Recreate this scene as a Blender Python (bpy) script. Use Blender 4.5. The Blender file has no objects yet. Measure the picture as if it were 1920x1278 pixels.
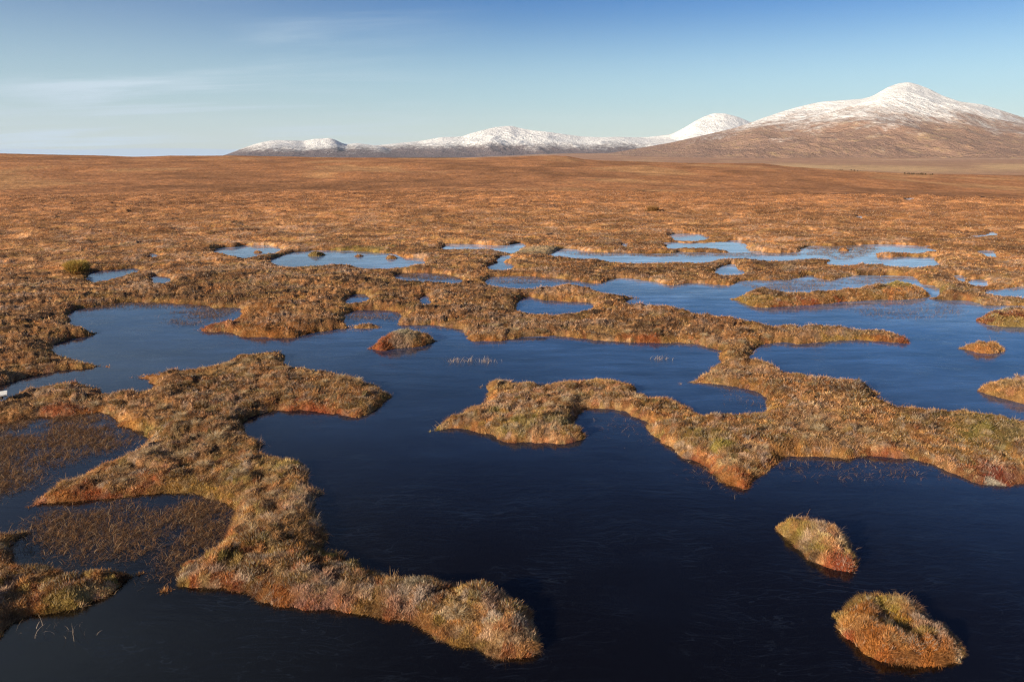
import bpy, math, time
import numpy as np
T0 = time.time()
SC = bpy.context.scene
COLL = SC.collection
R = math.radians
rng = np.random.default_rng(7)

# ------------------------------------------------------------------ camera
H = 6.0                       # eye height above the pool water, metres
FPX = 1387.0                  # focal length in photo pixels (1920 wide)
HORIZON = 291.0
PITCH = math.atan((639.0 - HORIZON) / FPX)
cam_data = bpy.data.cameras.new('camera')
cam_data.sensor_width = 36.0
cam_data.lens = FPX * 36.0 / 1920.0
cam_data.clip_start = 0.1
cam_data.clip_end = 60000.0
cam = bpy.data.objects.new('camera', cam_data)
COLL.objects.link(cam)
cam.location = (0, 0, H)
cam.rotation_euler = (math.pi / 2 - PITCH, 0, 0)
SC.camera = cam

# ------------------------------------------------------------------ sun and sky
SUN_EL, SUN_AZ = R(17.5), R(232.0)          # azimuth clockwise from +Y
sv = (math.sin(SUN_AZ) * math.cos(SUN_EL), math.cos(SUN_AZ) * math.cos(SUN_EL), math.sin(SUN_EL))
sun_data = bpy.data.lights.new('sun', 'SUN')
sun_data.energy = 5.0
sun_data.angle = R(0.53)
sun_data.color = (1.0, 0.85, 0.65)
sun = bpy.data.objects.new('sun', sun_data)
COLL.objects.link(sun)
from mathutils import Vector
sun.rotation_euler = Vector(sv).to_track_quat('Z', 'Y').to_euler()

world = bpy.data.worlds.new('World')
SC.world = world
world.use_nodes = True
wn, wl = world.node_tree.nodes, world.node_tree.links
wn.clear()
w_out = wn.new('ShaderNodeOutputWorld')
w_bg = wn.new('ShaderNodeBackground')
w_bg.inputs['Strength'].default_value = 0.066
w_sky = wn.new('ShaderNodeTexSky')
w_sky.sky_type = 'NISHITA'
w_sky.sun_disc = False
w_sky.sun_elevation = SUN_EL
w_sky.sun_rotation = SUN_AZ
w_sky.altitude = 150.0
w_sky.air_density = 1.0
w_sky.dust_density = 0.25
w_sky.ozone_density = 2.2


def mathn(nt, op, a=None, b=None, c=None, clamp=False):
    n = nt.nodes.new('ShaderNodeMath')
    n.operation = op
    n.use_clamp = clamp
    for i, v in enumerate((a, b, c)):
        if v is None:
            continue
        if isinstance(v, (int, float)):
            n.inputs[i].default_value = v
        else:
            nt.links.new(v, n.inputs[i])
    return n.outputs[0]


def maprange(nt, v, a, b, c=0.0, d=1.0, smooth=True):
    n = nt.nodes.new('ShaderNodeMapRange')
    n.interpolation_type = 'SMOOTHSTEP' if smooth else 'LINEAR'
    n.inputs[1].default_value = a
    n.inputs[2].default_value = b
    n.inputs[3].default_value = c
    n.inputs[4].default_value = d
    nt.links.new(v, n.inputs[0])
    return n.outputs[0]


def mixcol(nt, f, a, b, mode='MIX'):
    n = nt.nodes.new('ShaderNodeMix')
    n.data_type = 'RGBA'
    n.blend_type = mode
    ins = (n.inputs[0], n.inputs[6], n.inputs[7])
    for s, v in zip(ins, (f, a, b)):
        if isinstance(v, (int, float)):
            s.default_value = v
        elif isinstance(v, tuple):
            s.default_value = (*v, 1.0) if len(v) == 3 else v
        else:
            nt.links.new(v, s)
    return n.outputs[2]


def noise_node(nt, vec, scale, detail=4, rough=0.55, dist=0.0):
    n = nt.nodes.new('ShaderNodeTexNoise')
    n.inputs['Scale'].default_value = scale
    n.inputs['Detail'].default_value = detail
    n.inputs['Roughness'].default_value = rough
    n.inputs['Distortion'].default_value = dist
    nt.links.new(vec, n.inputs['Vector'])
    return n.outputs['Fac']


def mapping(nt, vec, scale=(1, 1, 1), rot=(0, 0, 0), loc=(0, 0, 0)):
    n = nt.nodes.new('ShaderNodeMapping')
    n.inputs['Scale'].default_value = scale
    n.inputs['Rotation'].default_value = rot
    n.inputs['Location'].default_value = loc
    nt.links.new(vec, n.inputs['Vector'])
    return n.outputs[0]


wt = world.node_tree
tc = wn.new('ShaderNodeTexCoord')
sep = wn.new('ShaderNodeSeparateXYZ')
wl.new(tc.outputs['Generated'], sep.inputs[0])
# cirrus veil on the left, streaks converging to the horizon: project the view direction on a cloud deck
zc = mathn(wt, 'MAXIMUM', sep.outputs[2], 0.0)
zd = mathn(wt, 'ADD', zc, 0.09)
cx = mathn(wt, 'DIVIDE', sep.outputs[0], zd)
cy = mathn(wt, 'DIVIDE', sep.outputs[1], zd)
comb = wn.new('ShaderNodeCombineXYZ')
wl.new(cx, comb.inputs[0])
wl.new(cy, comb.inputs[1])
v1 = mapping(wt, comb.outputs[0], scale=(0.35, 1.2, 1), rot=(0, 0, R(-18)))
n1 = noise_node(wt, v1, 0.9, 7, 0.6, 0.5)
v2 = mapping(wt, comb.outputs[0], scale=(0.5, 0.6, 1), loc=(3.1, 0.4, 0))
n2 = noise_node(wt, v2, 0.55, 3, 0.5, 0.2)
streak = maprange(wt, n1, 0.40, 0.66)
patch = maprange(wt, n2, 0.36, 0.56)
left = maprange(wt, sep.outputs[0], 0.02, -0.50)
low = maprange(wt, sep.outputs[2], 0.60, 0.10, 0.45, 1.0)
veil = mathn(wt, 'MULTIPLY', mathn(wt, 'MULTIPLY', left, low), mathn(wt, 'ADD', mathn(wt, 'MULTIPLY', mathn(wt, 'MULTIPLY', streak, patch), 1.25), 0.17))
hz = maprange(wt, sep.outputs[2], 0.20, 0.0, 0.0, 0.55)
ramp = wn.new('ShaderNodeValToRGB')       # clear dry winter air: the blue deepens quickly with height
ramp.color_ramp.interpolation = 'EASE'
els = ramp.color_ramp.elements
els[0].position, els[0].color = 0.0, (0.98, 0.99, 1.0, 1)
els[1].position, els[1].color = 1.0, (0.16, 0.22, 0.42, 1)
for p_, c_ in ((0.16, (0.66, 0.845, 0.975, 1)), (0.42, (0.235, 0.51, 0.86, 1)), (0.58, (0.46, 0.68, 1.0, 1)), (0.80, (0.34, 0.50, 0.85, 1))):
    e_ = els.new(p_)
    e_.color = c_
wl.new(maprange(wt, sep.outputs[2], 0.0, 0.48, 0.0, 1.0, False), ramp.inputs[0])
skyc = mixcol(wt, 1.0, w_sky.outputs[0], ramp.outputs[0], 'MULTIPLY')
SKY_VEIL = (4.9, 6.1, 7.0)
skyc = mixcol(wt, hz, skyc, (4.6, 6.1, 6.9))
skyc = mixcol(wt, veil, skyc, SKY_VEIL)
# a low far cloud bank on the left horizon
bank_n = noise_node(wt, mapping(wt, tc.outputs['Generated'], scale=(7, 7, 60)), 1.5, 4, 0.5)
bh = mathn(wt, 'ADD', sep.outputs[2], mathn(wt, 'MULTIPLY', mathn(wt, 'SUBTRACT', bank_n, 0.5), 0.008))
bank = mathn(wt, 'MULTIPLY', maprange(wt, bh, 0.0085, 0.006, 0.0, 1.0), maprange(wt, sep.outputs[0], -0.15, -0.30, 0.0, 0.75))
skyc = mixcol(wt, bank, skyc, (4.1, 5.3, 6.9))
wl.new(skyc, w_bg.inputs['Color'])
wl.new(w_bg.outputs[0], w_out.inputs[0])

SC.view_settings.view_transform = 'Standard'
SC.view_settings.look = 'None'
SC.view_settings.exposure = 0.85
SC.view_settings.gamma = 1.0
SC.render.engine = 'CYCLES'
SC.cycles.max_bounces = 5
SC.cycles.diffuse_bounces = 2
SC.cycles.glossy_bounces = 2
SC.cycles.transmission_bounces = 2
SC.cycles.volume_bounces = 0
SC.cycles.use_denoising = True
SC.cycles.denoising_prefilter = 'NONE'
SC.cycles.filter_width = 1.3
SC.cycles.sample_clamp_indirect = 4.0


# ------------------------------------------------------------------ helpers
def tag(o, label=None, cat=None, group=None, kind=None):
    if label: o['label'] = label
    if cat: o['category'] = cat
    if group: o['group'] = group
    if kind: o['kind'] = kind
    return o


def empty(name, loc):
    o = bpy.data.objects.new(name, None)
    o.empty_display_size = 0.3
    o.location = loc
    COLL.objects.link(o)
    return o


def mesh_np(name, verts, faces, mat, col=None, parent=None, smooth=False, loc=None):
    """verts (n,3), faces (m,k) with k = 3 or 4"""
    me = bpy.data.meshes.new(name)
    verts = np.asarray(verts, dtype=np.float32)
    if loc is not None:
        verts = verts - np.asarray(loc, dtype=np.float32)
    faces = np.asarray(faces, dtype=np.int32)
    m, k = faces.shape
    me.vertices.add(len(verts))
    me.vertices.foreach_set('co', verts.ravel())
    me.loops.add(m * k)
    me.loops.foreach_set('vertex_index', faces.ravel())
    me.polygons.add(m)
    me.polygons.foreach_set('loop_start', np.arange(0, m * k, k, dtype=np.int32))
    me.polygons.foreach_set('loop_total', np.full(m, k, dtype=np.int32))
    if smooth:
        me.polygons.foreach_set('use_smooth', np.ones(m, dtype=bool))
    me.update(calc_edges=True)
    if col is not None:
        a = me.color_attributes.new('Col', 'FLOAT_COLOR', 'POINT')
        c = np.ones((len(verts), 4), dtype=np.float32)
        c[:, :3] = col
        a.data.foreach_set('color', c.ravel())
    me.materials.append(mat)
    o = bpy.data.objects.new(name, me)
    COLL.objects.link(o)
    if parent is not None:
        o.parent = parent
    if loc is not None and parent is None:
        o.location = loc
    return o


def h01(ix, iy, seed):
    h = (ix * 374761393 + iy * 668265263 + seed * 1442695041) & 0xffffffff
    h = ((h ^ (h >> 13)) * 1274126177) & 0xffffffff
    h = ((h ^ (h >> 15)) * 2246822519) & 0xffffffff
    h = h ^ (h >> 16)
    return (h & 0xffffff) / float(0xffffff)


def vnoise(x, y, seed=0):
    xf, yf = np.floor(x), np.floor(y)
    ix, iy = xf.astype(np.int64), yf.astype(np.int64)
    u, v = x - xf, y - yf
    u = u * u * (3 - 2 * u)
    v = v * v * (3 - 2 * v)
    a = h01(ix, iy, seed)
    b = h01(ix + 1, iy, seed)
    c = h01(ix, iy + 1, seed)
    d = h01(ix + 1, iy + 1, seed)
    return a + (b - a) * u + (c - a) * v + (a - b - c + d) * u * v


def fbm(x, y, octv=4, seed=0, gain=0.5):
    s = np.zeros_like(x)
    amp, tot = 1.0, 0.0
    for o in range(octv):
        ca, sa = math.cos(0.6 * o), math.sin(0.6 * o)
        s += amp * vnoise((x * ca - y * sa) * 2 ** o + 17.3 * o, (x * sa + y * ca) * 2 ** o - 9.1 * o, seed + o)
        tot += amp
        amp *= gain
    return s / tot


def ridged(x, y, octv=5, seed=0):
    s = np.zeros_like(x)
    amp, tot = 1.0, 0.0
    for o in range(octv):
        n = 1 - np.abs(2 * vnoise(x * 2 ** o + 3.7 * o, y * 2 ** o + 1.9 * o, seed + o) - 1)
        s += amp * n * n
        tot += amp
        amp *= 0.5
    return s / tot


def worley(x, y, seed=0):
    ix, iy = np.floor(x).astype(np.int64), np.floor(y).astype(np.int64)
    best = np.full(x.shape, 9.0)
    bdx, bdy, bid = np.zeros_like(x), np.zeros_like(x), np.zeros_like(x)
    for a in (-1, 0, 1):
        for b in (-1, 0, 1):
            jx, jy = ix + a, iy + b
            cxx = jx + h01(jx, jy, seed)
            cyy = jy + h01(jx, jy, seed + 51)
            dx, dy = x - cxx, y - cyy
            d = dx * dx + dy * dy
            m = d < best
            best = np.where(m, d, best)
            bdx = np.where(m, dx, bdx)
            bdy = np.where(m, dy, bdy)
            bid = np.where(m, h01(jx, jy, seed + 99), bid)
    return np.sqrt(best), bdx, bdy, bid


def lump(x, y):
    wx = (vnoise(x / 0.55, y / 0.55, 401) - 0.5) * 1.1 + (vnoise(x / 0.2, y / 0.2, 403) - 0.5) * 0.35
    wy = (vnoise(x / 0.55, y / 0.55, 405) - 0.5) * 1.1 + (vnoise(x / 0.2, y / 0.2, 407) - 0.5) * 0.35
    return worley(x / 0.60 + wx, y / 0.50 + wy, 5)


def tuftc(x, y):
    wx = (vnoise(x / 0.09, y / 0.09, 411) - 0.5) * 0.7
    wy = (vnoise(x / 0.09, y / 0.09, 413) - 0.5) * 0.7
    return worley(x / 0.15 + wx, y / 0.15 + wy, 77)


def sstep(a, b, x):
    t = np.clip((x - a) / (b - a), 0, 1)
    return t * t * (3 - 2 * t)


CP, SP = math.cos(PITCH), math.sin(PITCH)


def ray(u, v):
    x = (np.asarray(u, float) - 960) / FPX
    y = -(np.asarray(v, float) - 639) / FPX
    return x, CP + y * SP, -SP + y * CP


def ground_at(u, v, z=0.0):
    dx, dy, dz = ray(u, v)
    t = (H - z) / -dz
    return dx * t, dy * t


def az_tan(u, v):
    """azimuth and tangent of elevation of a traced skyline point"""
    dx, dy, dz = ray(u, v)
    return np.arctan2(dx, dy), dz / np.hypot(dx, dy)


# ------------------------------------------------------------------ traced shorelines (photo pixels), turned into ground plan
HV = 0.24          # height of bank plus plants: hides the far shore of every bank


def catmull(p, n):
    p = np.asarray(p, float)
    a, b, c, d = np.roll(p, 1, 0), p, np.roll(p, -1, 0), np.roll(p, -2, 0)
    out = []
    for k in range(n):
        t = k / n
        out.append(0.5 * ((2 * b) + (-a + c) * t + (2 * a - 5 * b + 4 * c - d) * t * t + (-a + 3 * b - 3 * c + d) * t ** 3))
    return np.stack(out, 1).reshape(-1, 2)


def plan(pts, water=False, hv=HV):
    """photo outline -> world outline on the water level. The near shore of a bank is seen where it meets the water,
    its far shore is seen over the plants that stand on it."""
    p = catmull(pts, 3)
    area = 0.5 * np.sum(p[:, 0] * np.roll(p[:, 1], -1) - np.roll(p[:, 0], -1) * p[:, 1])
    if area < 0:
        p = p[::-1]
    t = np.roll(p, -1, 0) - np.roll(p, 1, 0)
    ny = -t[:, 0] / (np.hypot(t[:, 0], t[:, 1]) + 1e-9)      # image-space outward normal, y down
    up = -ny if not water else ny                            # >0: far shore of land
    w = sstep(-0.15, 0.35, up)
    for _ in range(2):
        w = 0.25 * np.roll(w, 1) + 0.5 * w + 0.25 * np.roll(w, -1)
    x, y = ground_at(p[:, 0], p[:, 1], hv * w)
    return np.stack([x, y], 1)


BIG_WATER = [(-90,1420),(-260,1420),(-260,770),(-90,745),(0,722),(33,712),(67,703),(110,695),(150,693),(187,688),(205,682),(200,675),(173,670),(143,665),(127,658),(97,653),(110,643),(133,635),(160,632),(180,623),(183,617),(177,612),(160,605),(133,600),(132,590),(128,583),(167,577),(200,572),(250,567),(300,568),(333,569),(383,573),(400,578),(427,577),(450,578),(447,587),(427,593),(400,600),(367,607),(363,613),(383,622),(427,622),(450,632),(500,633),(550,633),(580,625),(617,620),(640,617),(673,617),(707,615),(740,612),(807,610),(840,615),(868,620),(873,633),(887,640),(923,640),(957,637),(990,632),(1040,631),(1090,635),(1140,640),(1207,643),(1280,643),(1313,646),(1347,657),(1385,664),(1420,655),(1427,647),(1467,643),(1507,645),(1563,640),(1613,638),(1663,642),(1713,645),(1713,633),(1693,620),(1663,610),(1600,607),(1563,605),(1513,602),(1463,602),(1440,600),(1407,593),(1363,587),(1313,582),(1280,574),(1257,570),(1193,567),(1173,562),(1195,558),(1190,548),(1160,548),(1133,542),(1107,535),(1073,527),(1050,528),(1023,535),(990,537),(957,535),(927,530),(912,526),(923,520),(957,517),(1000,519),(1057,523),(1090,528),(1123,530),(1157,522),(1190,523),(1223,528),(1257,535),(1297,530),(1330,532),(1370,535),(1390,527),(1430,525),(1480,525),(1500,520),(1513,517),(1530,520),(1557,526),(1580,520),(1613,518),(1680,517),(1710,520),(1722,531),(1753,538),(1757,546),(1742,552),(1745,561),(1797,562),(1830,567),(1847,573),(1920,574),(2060,576),(2350,580),(2350,1420)]
LAND_LEFT = [(-200,800),(-200,760),(-60,752),(0,739),(20,730),(50,717),(83,713),(133,705),(150,706),(173,710),(187,715),(192,723),(200,727),(233,720),(267,719),(283,717),(277,711),(247,707),(239,700),(250,691),(277,688),(290,692),(317,684),(350,683),(383,678),(410,672),(443,658),(483,653),(523,649),(537,655),(535,667),(547,678),(583,682),(617,685),(640,690),(673,697),(707,712),(733,722),(748,733),(736,748),(710,768),(683,781),(660,781),(640,777),(600,772),(550,768),(520,770),(493,776),(467,783),(455,793),(467,803),(487,817),(495,833),(513,840),(540,845),(563,850),(575,867),(573,885),(587,893),(605,910),(600,923),(590,935),(605,950),(600,967),(604,990),(603,1008),(633,1015),(647,1030),(667,1023),(693,1035),(707,1052),(743,1062),(773,1063),(807,1057),(827,1067),(847,1073),(880,1072),(920,1082),(953,1088),(977,1103),(990,1127),(1003,1153),(1020,1180),(1022,1200),(1007,1223),(980,1235),(953,1232),(917,1230),(887,1217),(860,1207),(840,1190),(817,1188),(793,1178),(747,1170),(710,1158),(677,1150),(627,1143),(593,1149),(563,1142),(530,1128),(500,1130),(473,1118),(427,1110),(403,1100),(367,1097),(320,1098),(300,1093),(303,1082),(325,1063),(340,1035),(383,1018),(417,1000),(430,973),(430,947),(400,940),(367,930),(333,923),(283,925),(233,932),(183,940),(133,945),(83,945),(50,948),(40,943),(43,933),(67,913),(100,883),(133,877),(167,863),(187,853),(217,847),(250,833),(267,820),(277,812),(260,808),(233,803),(213,792),(207,782),(187,773),(160,775),(133,778),(100,780),(67,783),(43,787),(0,795),(-60,800)]
LAND_CORNER = [(-200,1250),(-200,985),(0,980),(40,972),(67,970),(66,985),(52,1003),(22,1020),(30,1037),(77,1037),(90,1047),(127,1058),(143,1053),(180,1043),(217,1045),(235,1055),(265,1060),(270,1070),(250,1082),(233,1100),(200,1117),(167,1130),(140,1147),(93,1155),(50,1160),(20,1177),(0,1192),(-60,1220)]
LAND_RIGHT = [(800,797),(809,785),(836,771),(867,757),(898,744),(915,733),(913,728),(896,723),(896,714),(913,707),(940,700),(987,703),(1025,707),(1044,702),(1091,700),(1125,698),(1164,703),(1199,715),(1210,730),(1229,729),(1256,733),(1291,746),(1310,759),(1322,765),(1357,763),(1395,764),(1430,760),(1438,752),(1430,743),(1413,735),(1387,727),(1353,722),(1313,718),(1280,719),(1273,713),(1280,703),(1313,693),(1332,680),(1352,663),(1345,652),(1370,640),(1410,640),(1425,650),(1420,657),(1403,663),(1437,668),(1457,680),(1480,687),(1507,692),(1543,695),(1570,697),(1607,702),(1633,707),(1650,720),(1653,733),(1667,747),(1700,750),(1737,752),(1780,755),(1820,758),(1880,765),(1897,773),(1920,780),(2100,790),(2300,820),(2300,960),(2100,930),(1980,905),(1920,907),(1890,913),(1843,912),(1813,903),(1780,888),(1747,873),(1700,862),(1647,858),(1613,859),(1563,857),(1513,857),(1480,855),(1467,867),(1440,880),(1413,897),(1403,913),(1387,916),(1360,908),(1340,897),(1330,878),(1313,870),(1280,858),(1253,837),(1222,815),(1218,798),(1195,783),(1164,769),(1125,767),(1087,769),(1079,779),(1098,794),(1104,809),(1087,825),(1068,832),(1017,832),(971,831),(940,825),(909,813),(867,806),(817,808),(803,804)]
POOLS = [
 [(643,592),(660,583),(700,582),(750,585),(747,597),(738,603),(700,599),(673,597),(657,602)],
 [(647,558),(667,552),(693,552),(683,557),(657,562)],
 [(788,560),(796,554),(805,560),(796,565)],
 [(968,573),(987,557),(1000,557),(1017,563),(1057,565),(1107,567),(1107,575),(1073,580),(1040,583),(990,579)],
 [(740,513),(800,512),(840,515),(867,523),(850,526),(800,524),(765,522)],
 [(510,486),(547,475),(578,472),(640,469),(673,473),(723,474),(747,477),(757,483),(787,485),(797,490),(773,493),(750,498),(707,500),(673,496),(640,493),(583,495),(540,494)],
 [(401,468),(443,461),(523,462),(510,472),(473,478),(457,479),(430,475)],
 [(160,517),(167,510),(200,507),(247,502),(256,506),(217,514),(180,521)],
 [(293,517),(323,524),(300,528),(285,522)],
 [(830,460),(840,456),(862,457),(893,458),(940,460),(983,455),(973,463),(957,470),(940,467),(913,464),(853,463)],
 [(918,497),(940,492),(957,495),(935,499)],
 [(930,483),(940,478),(955,480),(945,484)],
 [(1038,475),(1053,468),(1080,467),(1113,471),(1140,473),(1207,475),(1280,474),(1330,474),(1363,474),(1400,471),(1467,474),(1500,472),(1502,463),(1563,461),(1613,460),(1673,459),(1730,461),(1742,466),(1713,470),(1690,476),(1720,479),(1755,481),(1756,487),(1740,494),(1717,500),(1680,496),(1613,495),(1580,494),(1553,490),(1553,482),(1527,480),(1495,481),(1467,483),(1423,484),(1397,480),(1347,481),(1313,487),(1280,485),(1223,488),(1160,487),(1123,481),(1090,481),(1063,478)],
 [(1240,458),(1257,454),(1280,456),(1330,456),(1373,453),(1400,452),(1401,464),(1380,466),(1330,463),(1280,463),(1255,464)],
 [(1260,443),(1290,439),(1328,440),(1312,446),(1272,447)],
 [(1338,504),(1360,498),(1384,496),(1391,509),(1370,509),(1345,507)],
 [(1830,438),(1840,431),(1849,437),(1840,442)],
 [(1833,472),(1850,469),(1878,473),(1855,475)],
 [(1798,518),(1805,515),(1814,520),(1806,522)],
 [(1818,525),(1835,523),(1852,527),(1840,530)],
 [(1855,543),(1900,539),(1990,540),(2020,545),(1960,550),(1900,550),(1873,547)],
 [(1172,458),(1180,455),(1187,457),(1180,460)],
 [(276,479),(283,475),(290,478),(283,481)],
 [(1612,407),(1622,403),(1630,406),(1620,409)],
 [(1698,372),(1706,370),(1714,372),(1706,374)],
]
SPIT = [(1629,477),(1640,471),(1655,468),(1670,466),(1700,468),(1735,471),(1756,474),(1756,480),(1720,481),(1697,481),(1647,483)]
# islets: name of the look, outline, plant height
ISLETS = {
 'long': [(1372,558),(1377,552),(1413,539),(1447,541),(1497,547),(1547,545),(1580,540),(1613,533),(1647,530),(1680,526),(1710,531),(1738,540),(1743,550),(1737,558),(1697,562),(1647,563),(1597,565),(1547,570),(1497,573),(1440,577),(1407,574),(1390,567)],
 'redge': [(1828,593),(1840,583),(1867,577),(1920,576),(2040,580),(2050,605),(1980,614),(1920,613),(1880,612),(1847,607),(1830,600)],
 'oval': [(1795,645),(1813,637),(1847,634),(1877,638),(1891,650),(1883,659),(1863,663),(1830,661),(1803,652)],
 'edge': [(1829,727),(1840,712),(1863,703),(1897,702),(1930,706),(2000,722),(2000,770),(1920,757),(1880,747),(1847,737)],
 'pear': [(1449,971),(1457,960),(1483,957),(1507,957),(1545,966),(1575,977),(1596,991),(1603,1012),(1606,1036),(1608,1052),(1593,1066),(1569,1066),(1545,1060),(1522,1051),(1504,1033),(1486,1014),(1460,995)],
 'near': [(1563,1137),(1575,1119),(1602,1104),(1634,1099),(1661,1096),(1699,1101),(1729,1116),(1761,1139),(1794,1166),(1809,1195),(1813,1219),(1804,1237),(1773,1241),(1746,1252),(1720,1250),(1675,1243),(1637,1229),(1611,1213),(1587,1190),(1573,1166)],
 'small': [(692,648),(700,637),(727,620),(757,613),(787,614),(813,624),(820,633),(803,647),(773,651),(740,654),(713,658)],
 'dot_a': [(474,471),(480,467),(487,471),(480,474)],
 'dot_b': [(577,477),(583,471),(594,470),(602,475),(594,479),(584,480)],
 'dot_c': [(664,479),(669,474),(676,475),(677,479),(670,481)],
 'dot_d': [(722,482),(728,476),(737,477),(740,482),(732,485)],
 'dot_e': [(1578,466),(1583,461),(1592,463),(1593,468),(1585,470)],
}
MARSH = [   # sedge standing in the water: outline, density scale
 ([(-60,802),(60,788),(190,780),(240,800),(258,815),(215,842),(150,862),(90,880),(40,915),(-60,930)], 1.15),
 ([(70,975),(170,945),(290,930),(380,938),(425,960),(410,1000),(340,1040),(250,1040),(150,1050),(90,1030),(60,1010)], 1.0),
 ([(1480,862),(1600,864),(1700,868),(1760,885),(1740,900),(1640,895),(1540,900),(1470,885)], 0.10),
 ([(1120,790),(1190,785),(1215,810),(1230,830),(1160,830),(1110,815)], 0.07),
 ([(310,600),(330,585),(420,577),(446,583),(400,600),(350,610)], 0.55),
 ([(150,577),(260,565),(380,570),(400,580),(300,578),(200,578)], 0.5),
 ([(1600,575),(1700,568),(1790,570),(1800,590),(1700,600),(1630,595)], 0.14),
 ([(1355,728),(1400,735),(1435,748),(1425,760),(1370,757)], 0.08),
 ([(745,512),(850,515),(865,524),(770,523)], 0.7),
 ([(910,522),(1000,517),(1110,530),(1050,530),(940,532)], 0.35),
 ([(1400,528),(1500,526),(1700,520),(1650,530),(1500,545),(1400,538)], 0.35),
 ([(1500,466),(1620,462),(1640,470),(1580,488)], 0.4),
 ([(1100,473),(1500,475),(1480,480),(1120,480)], 0.4),
 ([(1320,860),(1345,885),(1360,910),(1390,925),(1330,905),(1290,870)], 0.12),
 ([(650,590),(745,588),(740,600),(660,600)], 0.5),
 ([(380,935),(300,1060),(340,1070),(440,960)], 0.6),
]


def raster(poly, x0, y0, res, nx, ny):
    T = np.zeros((ny, nx + 1), np.int32)
    px, py = poly[:, 0], poly[:, 1]
    qx, qy = np.roll(px, -1), np.roll(py, -1)
    for a, b, c, d in zip(px, py, qx, qy):
        if b == d:
            continue
        lo, hi = (b, d) if b < d else (d, b)
        r0 = max(0, int(math.ceil((lo - y0) / res)))
        r1 = min(ny, int(math.ceil((hi - y0) / res)))
        if r1 <= r0:
            continue
        rows = np.arange(r0, r1)
        xc = a + (y0 + rows * res - b) * (c - a) / (d - b)
        cols = np.clip(np.ceil((xc - x0) / res).astype(int), 0, nx)
        np.add.at(T, (rows, cols), 1)
    return (np.cumsum(T, 1)[:, :nx] % 2) == 1


def edt(mask, Rm):
    d = np.where(mask, float(Rm), 0.0)
    for i in range(1, d.shape[0]):
        d[i] = np.minimum(d[i], d[i - 1] + 1)
    for i in range(d.shape[0] - 2, -1, -1):
        d[i] = np.minimum(d[i], d[i + 1] + 1)
    d2 = d * d
    out = d2.copy()
    for k in range(1, Rm):
        out[:, k:] = np.minimum(out[:, k:], d2[:, :-k] + k * k)
        out[:, :-k] = np.minimum(out[:, :-k], d2[:, k:] + k * k)
    return np.sqrt(out)


class Field:
    def __init__(s, x0, y0, x1, y1, res, builder, Rm):
        s.x0, s.y0, s.res = x0, y0, res
        s.nx, s.ny = int((x1 - x0) / res) + 1, int((y1 - y0) / res) + 1
        land = builder(s)
        sd = (edt(land, Rm) - edt(~land, Rm)) * res
        sd = sd - np.sign(sd) * 0.5 * res
        for _ in range(2):
            q = np.pad(sd, 1, mode='edge')
            sd = (q[1:-1, 1:-1] * 4 + q[:-2, 1:-1] + q[2:, 1:-1] + q[1:-1, :-2] + q[1:-1, 2:]) / 8
        s.a = sd

    def rast(s, poly):
        return raster(poly, s.x0, s.y0, s.res, s.nx, s.ny)

    def __call__(s, x, y):
        fx = np.clip((x - s.x0) / s.res, 0, s.nx - 1.001)
        fy = np.clip((y - s.y0) / s.res, 0, s.ny - 1.001)
        i, j = fx.astype(int), fy.astype(int)
        u, v = fx - i, fy - j
        A = s.a
        return (A[j, i] * (1 - u) + A[j, i + 1] * u) * (1 - v) + (A[j + 1, i] * (1 - u) + A[j + 1, i + 1] * u) * v


PW = plan(BIG_WATER, True)
PL = [plan(LAND_LEFT), plan(LAND_CORNER), plan(LAND_RIGHT)]
PP = [plan(p, True) for p in POOLS]
PS = plan(SPIT)


def build_land(f):
    water = f.rast(PW)
    for p in PL:
        water &= ~f.rast(p)
    for p in PP:
        water |= f.rast(p)
    water &= ~f.rast(PS)
    yy = f.y0 + np.arange(f.ny) * f.res
    water |= (yy < 8.0)[:, None] & True if f.y0 < 8 else False
    # keep the corner bank where it runs out of the picture
    for p in PL:
        water &= ~f.rast(p)
    return ~water


F_NEAR = Field(-36, 2.0, 36, 46, 0.05, build_land, 30)
F_FAR = Field(-84, 44, 84, 116, 0.2, build_land, 14)


def sd_land(x, y):
    sn = F_NEAR(x, y)
    sf = F_FAR(x, y)
    s = np.where(y < 45, sn, sf)
    s = np.where((np.abs(x) > 35.9) & (y < 45), sf * 0 + np.where(np.abs(x) > 35.9, sn, s), s)
    return np.where(y > 115, 3.0, s)


# skyline of the moor and the valley behind it
sky_pts = np.array([(-250,284),(-100,286),(0,288),(60,289.5),(130,291),(190,292),(250,294.5),(290,293.5),(320,292.2),(370,292.5),(430,292),(480,293),(560,294.5),(640,296),(760,296.5),(880,296.5),(960,294.5),(1000,293),(1040,292),(1065,293.5),(1095,299),(1130,301.5),(1180,303),(1280,306),(1400,307),(1430,307),(1477,313),(1560,319),(1700,327),(1920,331),(2200,334)], float)
S_az, S_tan = az_tan(sky_pts[:, 0], sky_pts[:, 1])
SM = np.array([(-250,286),(0,289),(300,293),(640,296),(1000,297.5),(1250,301),(1477,307),(1700,315),(1920,323),(2200,331)], float)
M_az, M_tan = az_tan(SM[:, 0], SM[:, 1])
val_d = np.array([0, 850, 1100, 1500, 2000, 2500, 3200, 4000, 5200, 7000, 30000.])
val_z = np.array([-12, -19, -21, -20, -18.5, -15.5, -8, 0, 18, 10, -40.])


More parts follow.
